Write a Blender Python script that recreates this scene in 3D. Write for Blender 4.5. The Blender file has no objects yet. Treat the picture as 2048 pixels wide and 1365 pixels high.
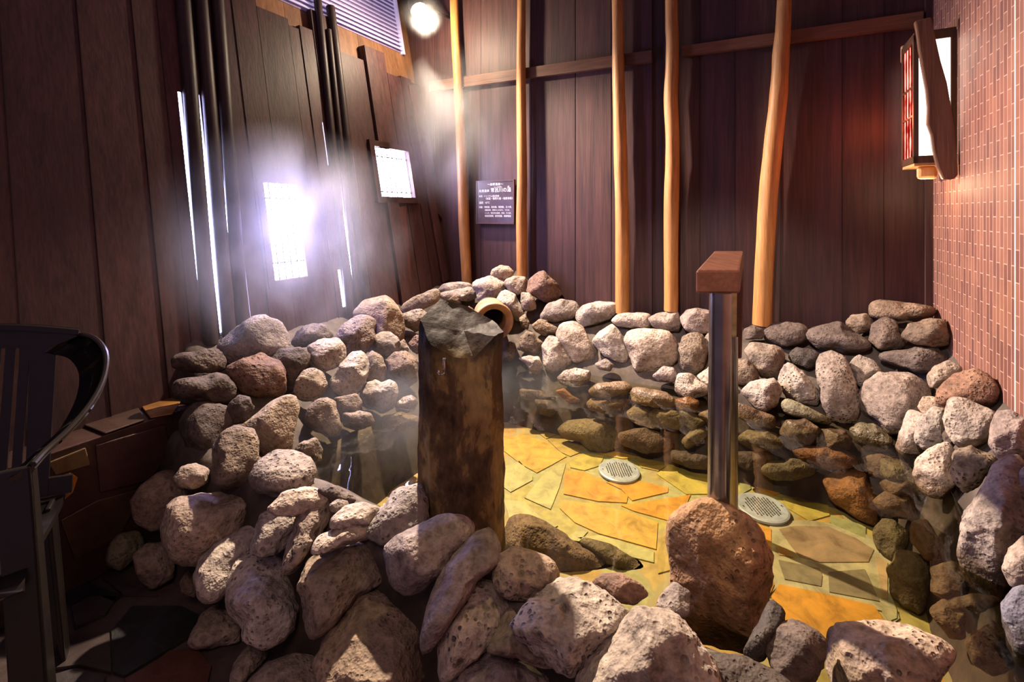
import bpy, bmesh, math, random
import numpy as np
from mathutils import Vector, Matrix, noise

random.seed(7)
SC = bpy.context.scene
COL = SC.collection
F, CX, HY, CAMZ = 910.0, 1024.0, 426.0, 1.2       # 16 mm lens, horizon row, eye height (2048x1365 frame)
# room axes: D runs towards the back wall, Cc runs towards the right wall
DB = Vector((0.8719, -0.4896, 0)); DS = Vector((0.4896, 0.8719, 0))
WALL_D, WALL_C, WALL_L = 2.78, 0.659, -2.077       # back, right and left wall
LEAN = 0.2                                         # the left wall leans outwards
WATER_Z = 0.30

def P(px, py, Y):
    return Vector(((px - CX) / F * Y, Y, CAMZ - (py - HY) / F * Y))
def CDz(c, d, z):
    return Vector((0.8719 * c + 0.4896 * d, -0.4896 * c + 0.8719 * d, z))
def toCD(X, Y):
    return 0.8719 * X - 0.4896 * Y, 0.4896 * X + 0.8719 * Y
def ray_D(px, py, d=WALL_D):
    r = (px - CX) / F
    return P(px, py, d / (0.4896 * r + 0.8719))
def ray_C(px, py, c=WALL_C):
    r = (px - CX) / F
    return P(px, py, c / (0.8719 * r - 0.4896))
def ray_L(px, py, off=0.0):                        # left wall plane, off > 0 = into the room
    r = (px - CX) / F; s = (py - HY) / F
    # .8719 r Y - .4896 Y = L + off - k (1.2 - s Y - .58)
    Y = (WALL_L + off - LEAN * (CAMZ - 0.58)) / (0.8719 * r - 0.4896 - LEAN * s)
    return P(px, py, Y)
def ray_z(px, py, z):
    return P(px, py, (CAMZ - z) * F / (py - HY))

# ---------------------------------------------------------------- ground relief of the stone banks
def sm(a, b, x):
    t = np.clip((x - a) / (b - a), 0, 1); return t * t * (3 - 2 * t)
def relief(c, d):
    back = np.where(d > 2.296, 0.28 + 0.743 * (d - 2.296), 0.28 - 2.8 * (2.296 - d))
    right = np.where(c > 0.452, 0.30 + 2.0 * (c - 0.452), 0.30 - 3.2 * (0.452 - c))
    left = np.where(c < -1.482, 0.30 + 0.714 * (-1.482 - c), 0.30 - 2.2 * (c + 1.482))
    left = left * sm(0.70, 0.95, d)
    front = np.where(d < 0.79, 0.42 * np.clip((d - 0.70) / 0.09, 0, 1),
            np.where(d < 0.95, 0.42, np.where(d < 1.10, 0.42 - 0.12 * (d - 0.95) / 0.15, 0.30 - 1.4 * (d - 1.10))))
    z = np.maximum(np.maximum(back, right * sm(0.5, 0.8, d)), np.maximum(left, front))
    z = z + 0.26 * np.exp(-((c + 1.62) / 0.36) ** 2 - ((d - 2.72) / 0.24) ** 2)
    z = z + 0.13 * np.exp(-((c - 0.52) / 0.28) ** 2 - ((d - 2.72) / 0.22) ** 2)
    z = np.maximum(z, 0.26 * np.exp(-((c + 0.12) / 0.20) ** 4 - ((d - 1.10) / 0.12) ** 4))
    return np.maximum(z, 0.0)
def hit(px, py, dmax=2.68, cmax=0.60, lmin=-2.0):
    r = (px - CX) / F; s = (py - HY) / F
    Y = np.arange(0.55, 4.0, 0.004)
    X = r * Y; z = CAMZ - s * Y
    c = 0.8719 * X - 0.4896 * Y; d = 0.4896 * X + 0.8719 * Y
    ok = (z <= relief(c, d)) | (d > dmax) | (c > cmax) | (c < lmin - LEAN * (z - 0.58))
    i = int(np.argmax(ok)) if ok.any() else len(Y) - 1
    return float(Y[i])

# ---------------------------------------------------------------- object helpers
def props(o, label=None, cat=None, group=None, kind=None):
    if label: o['label'] = label
    if cat: o['category'] = cat
    if group: o['group'] = group
    if kind: o['kind'] = kind
    return o
def link(o, parent=None):
    COL.objects.link(o)
    if parent:
        o.parent = parent
        o.matrix_parent_inverse = parent.matrix_basis.inverted()
    return o
def empty(name, loc, label, cat, group=None):
    o = bpy.data.objects.new(name, None); o.location = loc; o.empty_display_size = 0.05
    COL.objects.link(o)
    return props(o, label, cat, group)
def mesh_obj(name, verts, faces, mat, parent=None, smooth=False, tones=None, kind=None, mats=None, mat_ids=None):
    me = bpy.data.meshes.new(name)
    me.from_pydata([tuple(v) for v in verts], [], faces)
    if tones is not None:
        at = me.color_attributes.new('tone', 'FLOAT_COLOR', 'CORNER')
        li = 0
        for f, t in zip(faces, tones):
            for _ in f:
                at.data[li].color = (*t, 1) if len(t) == 3 else t
                li += 1
    for m in ([mat] if mats is None else mats): me.materials.append(m)
    if mat_ids:
        for p, i in zip(me.polygons, mat_ids): p.material_index = i
    if smooth:
        for p in me.polygons: p.use_smooth = True
    me.update()
    o = bpy.data.objects.new(name, me)
    link(o, parent)
    if kind: o['kind'] = kind
    return o
class MB:
    def __init__(s): s.v = []; s.f = []; s.t = []
    def add(s, vs, fs, tone=(1, 1, 1)):
        n = len(s.v); s.v += [Vector(x) for x in vs]
        for f in fs: s.f.append(tuple(i + n for i in f)); s.t.append(tone)
    def hexa(s, q, off, tone=(1, 1, 1)):           # quad q (4 pts) extruded by vector off (or 4 vectors)
        offs = off if isinstance(off, (list, tuple)) else [off] * 4
        vs = list(q) + [Vector(a) + Vector(b) for a, b in zip(q, offs)]
        s.add(vs, [(3, 2, 1, 0), (4, 5, 6, 7), (0, 1, 5, 4), (1, 2, 6, 5), (2, 3, 7, 6), (3, 0, 4, 7)], tone)
    def prism(s, poly, off, tone=(1, 1, 1)):
        n = len(poly)
        vs = list(poly) + [Vector(p) + Vector(off) for p in poly]
        s.add(vs, [tuple(range(n - 1, -1, -1)), tuple(range(n, 2 * n))] + [(i, (i + 1) % n, (i + 1) % n + n, i + n) for i in range(n)], tone)
    def box(s, c, ax, ay, az, tone=(1, 1, 1)):     # centre, half-axis vectors
        c = Vector(c)
        q = [c - ax - ay - az, c + ax - ay - az, c + ax + ay - az, c - ax + ay - az]
        s.hexa(q, az * 2, tone)
    def tube(s, pts, rad, n=12, squash=None, cap=True, tone=(1, 1, 1), bump=0.0, seed=0):
        pts = [Vector(p) for p in pts]; rings = []
        ref = None
        for i, p in enumerate(pts):
            t = (pts[min(i + 1, len(pts) - 1)] - pts[max(i - 1, 0)]).normalized()
            if ref is None: ref = t.orthogonal().normalized()
            a = (ref - t * ref.dot(t)).normalized(); ref = a
            b = t.cross(a)
            r = rad[i] if hasattr(rad, '__len__') else rad
            ring = []
            for k in range(n):
                th = 2 * math.pi * k / n
                rr = r
                if bump: rr = r * (1 + bump * noise.noise(Vector((math.cos(th) * 1.2, math.sin(th) * 1.2, i * 0.35 + seed * 9.1))))
                ring.append(p + (a * math.cos(th) + b * math.sin(th)) * rr)
            rings.append(ring)
        vs = [v for r in rings for v in r]
        fs = []
        for i in range(len(rings) - 1):
            for k in range(n):
                fs.append((i * n + k, i * n + (k + 1) % n, (i + 1) * n + (k + 1) % n, (i + 1) * n + k))
        if cap: fs += [tuple(range(n - 1, -1, -1)), tuple((len(rings) - 1) * n + k for k in range(n))]
        s.add(vs, fs, tone)
    def build(s, name, mat, parent=None, smooth=False, kind=None, bevel=0):
        o = mesh_obj(name, s.v, s.f, mat, parent, smooth, s.t, kind)
        if bevel:
            m = o.modifiers.new('b', 'BEVEL'); m.width = bevel; m.segments = 2; m.limit_method = 'ANGLE'
        if smooth: autosmooth(o)
        return o
def autosmooth(o, ang=40):
    bm = bmesh.new(); bm.from_mesh(o.data)
    bmesh.ops.recalc_face_normals(bm, faces=bm.faces[:])
    for e in bm.edges:
        e.smooth = not (len(e.link_faces) == 2 and e.calc_face_angle(0) > math.radians(ang))
    bm.to_mesh(o.data); bm.free()
def catmull(pts, n=8):
    pts = [Vector(p) for p in pts]; out = []
    for i in range(len(pts) - 1):
        p0 = pts[max(i - 1, 0)]; p1 = pts[i]; p2 = pts[i + 1]; p3 = pts[min(i + 2, len(pts) - 1)]
        for k in range(n):
            t = k / n
            out.append(0.5 * ((2 * p1) + (p2 - p0) * t + (2 * p0 - 5 * p1 + 4 * p2 - p3) * t * t + (3 * p1 - p0 - 3 * p2 + p3) * t ** 3))
    out.append(pts[-1]); return out

# ---------------------------------------------------------------- materials
def new_mat(name):
    m = bpy.data.materials.new(name); m.use_nodes = True
    nt = m.node_tree; nt.nodes.clear()
    out = nt.nodes.new('ShaderNodeOutputMaterial')
    return m, nt, out
def N(nt, t, **kw):
    n = nt.nodes.new(t)
    for k, v in kw.items():
        if k in n.inputs: n.inputs[k].default_value = v
        else: setattr(n, k, v)
    return n
def L(nt, a, b): nt.links.new(a, b)
def ramp(nt, fac, stops):
    r = nt.nodes.new('ShaderNodeValToRGB')
    els = r.color_ramp.elements
    while len(els) > 1: els.remove(els[-1])
    els[0].position = stops[0][0]; els[0].color = (*stops[0][1], 1)
    for p, c in stops[1:]:
        e = els.new(p); e.color = (*c, 1)
    L(nt, fac, r.inputs[0]); return r.outputs[0]
def mixc(nt, fac, a, b, mode='MIX'):
    m = nt.nodes.new('ShaderNodeMix'); m.data_type = 'RGBA'; m.blend_type = mode
    for sock, v in ((m.inputs[0], fac), (m.inputs[6], a), (m.inputs[7], b)):
        if hasattr(v, 'is_output'): L(nt, v, sock)
        else: sock.default_value = v if not isinstance(v, tuple) else (*v, 1)[:4]
    return m.outputs[2]
def math_n(nt, op, a, b=0.0, c=None):
    m = nt.nodes.new('ShaderNodeMath'); m.operation = op
    for i, v in enumerate((a, b) if c is None else (a, b, c)):
        if hasattr(v, 'is_output'): L(nt, v, m.inputs[i])
        else: m.inputs[i].default_value = v
    return m.outputs[0]
def simple(name, col, rough=0.5, metal=0.0, spec=0.5, noise_amt=0.15, scale=30, bump=0.0):
    m, nt, out = new_mat(name)
    b = N(nt, 'ShaderNodeBsdfPrincipled', Roughness=rough, Metallic=metal)
    b.inputs['Specular IOR Level'].default_value = spec
    tc = N(nt, 'ShaderNodeTexCoord'); no = N(nt, 'ShaderNodeTexNoise', Scale=scale, Detail=5.0)
    L(nt, tc.outputs['Object'], no.inputs['Vector'])
    c = ramp(nt, no.outputs[0], [(0.3, tuple(x * (1 - noise_amt * 2) for x in col)), (0.7, tuple(x * (1 + noise_amt) for x in col))])
    L(nt, c, b.inputs['Base Color'])
    if bump:
        bp = N(nt, 'ShaderNodeBump', Strength=bump, Distance=0.01); L(nt, no.outputs[0], bp.inputs['Height']); L(nt, bp.outputs[0], b.inputs['Normal'])
    L(nt, b.outputs[0], out.inputs[0]); return m
def emit(name, col, strength):
    m, nt, out = new_mat(name)
    e = N(nt, 'ShaderNodeEmission', Strength=strength); e.inputs[0].default_value = (*col, 1)
    L(nt, e.outputs[0], out.inputs[0]); return m
def wood(name, dark, light, rough=0.5, axis=(22, 22, 1.1), bump=0.25, use_tone=True, spec=0.4):
    m, nt, out = new_mat(name)
    b = N(nt, 'ShaderNodeBsdfPrincipled', Roughness=rough); b.inputs['Specular IOR Level'].default_value = spec
    tc = N(nt, 'ShaderNodeTexCoord'); mp = N(nt, 'ShaderNodeMapping'); mp.inputs['Scale'].default_value = axis
    L(nt, tc.outputs['Object'], mp.inputs['Vector'])
    n1 = N(nt, 'ShaderNodeTexNoise', Scale=1.0, Detail=4.0, Roughness=0.6, Distortion=0.6)
    L(nt, mp.outputs[0], n1.inputs['Vector'])
    n2 = N(nt, 'ShaderNodeTexNoise', Scale=5.0, Detail=2.0); L(nt, mp.outputs[0], n2.inputs['Vector'])
    n3 = N(nt, 'ShaderNodeTexNoise', Scale=1.3, Detail=3.0); L(nt, tc.outputs['Object'], n3.inputs['Vector'])
    g = math_n(nt, 'ADD', math_n(nt, 'MULTIPLY', n1.outputs[0], 0.6), math_n(nt, 'MULTIPLY', n2.outputs[0], 0.4))
    c = ramp(nt, g, [(0.33, dark), (0.66, light)])
    c = mixc(nt, 0.55, c, ramp(nt, n3.outputs[0], [(0.35, (0.45, 0.45, 0.47)), (0.65, (1.25, 1.2, 1.15))]), 'MULTIPLY')
    if use_tone:
        at = N(nt, 'ShaderNodeVertexColor', layer_name='tone'); c = mixc(nt, 1.0, c, at.outputs[0], 'MULTIPLY')
    L(nt, c, b.inputs['Base Color'])
    bp = N(nt, 'ShaderNodeBump', Strength=bump, Distance=0.006); L(nt, g, bp.inputs['Height']); L(nt, bp.outputs[0], b.inputs['Normal'])
    L(nt, b.outputs[0], out.inputs[0]); return m
def rock_mat():
    m, nt, out = new_mat('rock')
    b = N(nt, 'ShaderNodeBsdfPrincipled'); b.inputs['Specular IOR Level'].default_value = 0.35
    tc = N(nt, 'ShaderNodeTexCoord'); oi = N(nt, 'ShaderNodeObjectInfo'); geo = N(nt, 'ShaderNodeNewGeometry')
    off = N(nt, 'ShaderNodeVectorMath', operation='ADD')
    sc = N(nt, 'ShaderNodeVectorMath', operation='SCALE'); sc.inputs[0].default_value = (13, 7, 29)
    L(nt, oi.outputs['Random'], sc.inputs['Scale']); L(nt, tc.outputs['Object'], off.inputs[0]); L(nt, sc.outputs[0], off.inputs[1])
    n1 = N(nt, 'ShaderNodeTexNoise', Scale=9.0, Detail=5.0, Roughness=0.65); L(nt, off.outputs[0], n1.inputs['Vector'])
    n2 = N(nt, 'ShaderNodeTexNoise', Scale=55.0, Detail=2.5, Roughness=0.7); L(nt, off.outputs[0], n2.inputs['Vector'])
    vo = N(nt, 'ShaderNodeTexVoronoi', Scale=75.0, Randomness=1.0);
    dis = mixc(nt, 0.02, off.outputs[0], n1.outputs['Color']); L(nt, dis, vo.inputs['Vector'])
    v2 = N(nt, 'ShaderNodeTexVoronoi', Scale=26.0); L(nt, dis, v2.inputs['Vector'])
    pm = ramp(nt, n1.outputs[0], [(0.45, (0, 0, 0)), (0.62, (1, 1, 1))])
    pit = ramp(nt, vo.outputs['Distance'], [(0.16, (1, 1, 1)), (0.34, (0, 0, 0))])
    pit2 = ramp(nt, v2.outputs['Distance'], [(0.10, (1, 1, 1)), (0.24, (0, 0, 0))])
    pits = math_n(nt, 'MULTIPLY', math_n(nt, 'MAXIMUM', math_n(nt, 'MULTIPLY', pit, pm), math_n(nt, 'MULTIPLY', pit2, 0.6)), oi.outputs['Alpha'])
    shade = ramp(nt, n1.outputs[0], [(0.27, (0.38, 0.34, 0.32)), (0.5, (0.85, 0.82, 0.80)), (0.72, (1.25, 1.22, 1.16))])
    c = mixc(nt, 1.0, oi.outputs['Color'], shade, 'MULTIPLY')
    sp = ramp(nt, n2.outputs[0], [(0.30, (0.42, 0.40, 0.39)), (0.5, (0.95, 0.95, 0.95)), (0.72, (1.35, 1.35, 1.33))])
    c = mixc(nt, 0.8, c, sp, 'MULTIPLY')
    c = mixc(nt, math_n(nt, 'MULTIPLY', pits, 0.85), c, (0.02, 0.014, 0.012))
    xyz = N(nt, 'ShaderNodeSeparateXYZ'); L(nt, geo.outputs['Position'], xyz.inputs[0])
    wz = math_n(nt, 'ADD', xyz.outputs[2], math_n(nt, 'MULTIPLY', math_n(nt, 'SUBTRACT', n1.outputs[0], 0.5), 0.05))
    wet = ramp(nt, wz, [(0.275, (0, 0, 0)), (0.30, (1, 1, 1)), (0.325, (1, 1, 1)), (0.35, (0, 0, 0))])
    ytint = ramp(nt, wz, [(0.28, (0.50, 0.43, 0.32)), (0.33, (0.52, 0.46, 0.40)), (0.355, (1, 1, 1))])
    # the water stain belongs to stones standing in the pool
    dd = math_n(nt, 'ADD', math_n(nt, 'MULTIPLY', xyz.outputs[0], 0.4896), math_n(nt, 'MULTIPLY', xyz.outputs[1], 0.8719))
    inp = math_n(nt, 'GREATER_THAN', dd, 1.24)
    c = mixc(nt, inp, c, mixc(nt, 1.0, c, ytint, 'MULTIPLY'))
    L(nt, c, b.inputs['Base Color'])
    L(nt, math_n(nt, 'SUBTRACT', 0.78, math_n(nt, 'MULTIPLY', math_n(nt, 'MULTIPLY', wet, inp), 0.42)), b.inputs['Roughness'])
    h = math_n(nt, 'SUBTRACT', math_n(nt, 'ADD', math_n(nt, 'MULTIPLY', n1.outputs[0], 1.2), math_n(nt, 'MULTIPLY', n2.outputs[0], 0.45)), math_n(nt, 'MULTIPLY', pits, 0.7))
    bp = N(nt, 'ShaderNodeBump', Strength=1.0, Distance=0.014); L(nt, h, bp.inputs['Height']); L(nt, bp.outputs[0], b.inputs['Normal'])
    L(nt, b.outputs[0], out.inputs[0]); return m
def flag_mat(name, stops, rough=0.5, scale=14):
    m, nt, out = new_mat(name)
    b = N(nt, 'ShaderNodeBsdfPrincipled', Roughness=rough)
    tc = N(nt, 'ShaderNodeTexCoord'); n1 = N(nt, 'ShaderNodeTexNoise', Scale=scale, Detail=8.0, Roughness=0.65, Distortion=0.5)
    L(nt, tc.outputs['Object'], n1.inputs['Vector'])
    at = N(nt, 'ShaderNodeVertexColor', layer_name='tone')
    c = mixc(nt, 1.0, at.outputs[0], ramp(nt, n1.outputs[0], stops), 'MULTIPLY')
    L(nt, c, b.inputs['Base Color'])
    bp = N(nt, 'ShaderNodeBump', Strength=0.4, Distance=0.01); L(nt, n1.outputs[0], bp.inputs['Height']); L(nt, bp.outputs[0], b.inputs['Normal'])
    L(nt, b.outputs[0], out.inputs[0]); return m

M = {}
M['wall_wood'] = wood('wall_wood', (0.030, 0.0128, 0.0128), (0.085, 0.036, 0.034), rough=0.55)
M['upper_wood'] = wood('upper_wood', (0.13, 0.06, 0.03), (0.27, 0.13, 0.062), rough=0.55)
M['beam_wood'] = wood('beam_wood', (0.10, 0.045, 0.024), (0.20, 0.095, 0.05), rough=0.5, axis=(2, 2, 30))
M['dark_pole'] = wood('dark_pole', (0.018, 0.010, 0.010), (0.05, 0.028, 0.027), rough=0.5)
M['log'] = wood('log', (0.29, 0.12, 0.03), (0.50, 0.245, 0.08), rough=0.55, axis=(30, 30, 2.2), use_tone=False)
M['rail_wood'] = wood('rail_wood', (0.075, 0.028, 0.018), (0.15, 0.058, 0.036), rough=0.35, axis=(20, 2, 20), use_tone=False)
M['lantern_wood'] = wood('lantern_wood', (0.05, 0.024, 0.014), (0.11, 0.055, 0.03), rough=0.45, use_tone=False)
M['plank'] = wood('plank', (0.085, 0.040, 0.024), (0.17, 0.082, 0.048), rough=0.5, use_tone=False)
M['pale_wood'] = wood('pale_wood', (0.50, 0.27, 0.10), (0.70, 0.42, 0.19), rough=0.5, use_tone=False)
M['rock'] = rock_mat()
M['steel'] = simple('steel', (0.30, 0.27, 0.25), rough=0.24, metal=1.0, noise_amt=0.1)
M['chrome'] = simple('chrome', (0.75, 0.72, 0.68), rough=0.12, metal=1.0)
M['plastic'] = simple('plastic', (0.014, 0.010, 0.008), rough=0.3, noise_amt=0.1)
M['clay'] = simple('clay', (0.40, 0.21, 0.11), rough=0.6, noise_amt=0.25, scale=14, bump=0.2)
M['clay_dark'] = simple('clay_dark', (0.05, 0.03, 0.022), rough=0.7)
M['sign'] = simple('sign', (0.055, 0.030, 0.030), rough=0.35)
M['letter'] = simple('letter', (0.85, 0.82, 0.80), rough=0.6, noise_amt=0.0)
M['drain'] = simple('drain', (0.30, 0.34, 0.36), rough=0.4, metal=0.2, noise_amt=0.15)
M['drain_slot'] = simple('drain_slot', (0.05, 0.045, 0.03), rough=0.7)
M['mortar_dry'] = simple('mortar', (0.10, 0.076, 0.06), rough=0.85, noise_amt=0.3, scale=18, bump=0.5)
def mortar_mat():
    m = M['mortar_dry']; nt = m.node_tree
    b = [n for n in nt.nodes if n.type == 'BSDF_PRINCIPLED'][0]; src = b.inputs['Base Color'].links[0].from_socket
    geo = N(nt, 'ShaderNodeNewGeometry'); xyz = N(nt, 'ShaderNodeSeparateXYZ'); L(nt, geo.outputs['Position'], xyz.inputs[0])
    L(nt, mixc(nt, 1.0, src, ramp(nt, xyz.outputs[2], [(0.285, (0.42, 0.36, 0.26)), (0.33, (0.6, 0.55, 0.5)), (0.36, (1, 1, 1))]), 'MULTIPLY'), b.inputs['Base Color'])
    return m
M['mortar'] = mortar_mat()
M['flag'] = flag_mat('flag', [(0.3, (0.55, 0.50, 0.42)), (0.5, (0.95, 0.95, 0.95)), (0.7, (1.3, 1.22, 1.1))], rough=0.55)
M['slate'] = flag_mat('slate', [(0.3, (0.6, 0.6, 0.6)), (0.7, (1.3, 1.3, 1.3))], rough=0.35)
M['black'] = simple('black', (0.015, 0.013, 0.012), rough=0.5)
M['louver'] = None
# ---------------------------------------------------------------- stones: outline seen in the photograph's frame, crop name | label | tone | pits | outline
CROP = {'1': (320, 560, 3.793), '2': (200, 830, 2.551), '3': (780, 950, 3.2), '4': (1280, 960, 2.667), '5': (1640, 560, 3.103),
        '6': (1000, 560, 2.926), '7': (780, 500, 4.55), '8': (1000, 820, 2.844), '9': (0, 850, 2.65)}
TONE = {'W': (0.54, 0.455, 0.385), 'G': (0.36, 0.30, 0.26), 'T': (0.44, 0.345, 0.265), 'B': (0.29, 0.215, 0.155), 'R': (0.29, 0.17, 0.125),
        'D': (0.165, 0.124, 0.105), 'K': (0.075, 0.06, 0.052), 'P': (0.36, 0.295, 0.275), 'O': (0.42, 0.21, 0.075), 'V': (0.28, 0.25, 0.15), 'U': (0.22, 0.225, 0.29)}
GROUP = {'L': 'rocks banked along the left plank wall', 'F': 'boulders on the near left rim of the bath', 'N': 'boulders on the near rim of the bath',
         'R': 'rocks banked in the right corner and along the tiled wall', 'K': 'rocks banked under the back wall', 'P': 'rocks piled around the clay spout',
         'S': 'stones under the water of the bath', 'G': 'small stones at the foot of the rim'}
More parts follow.
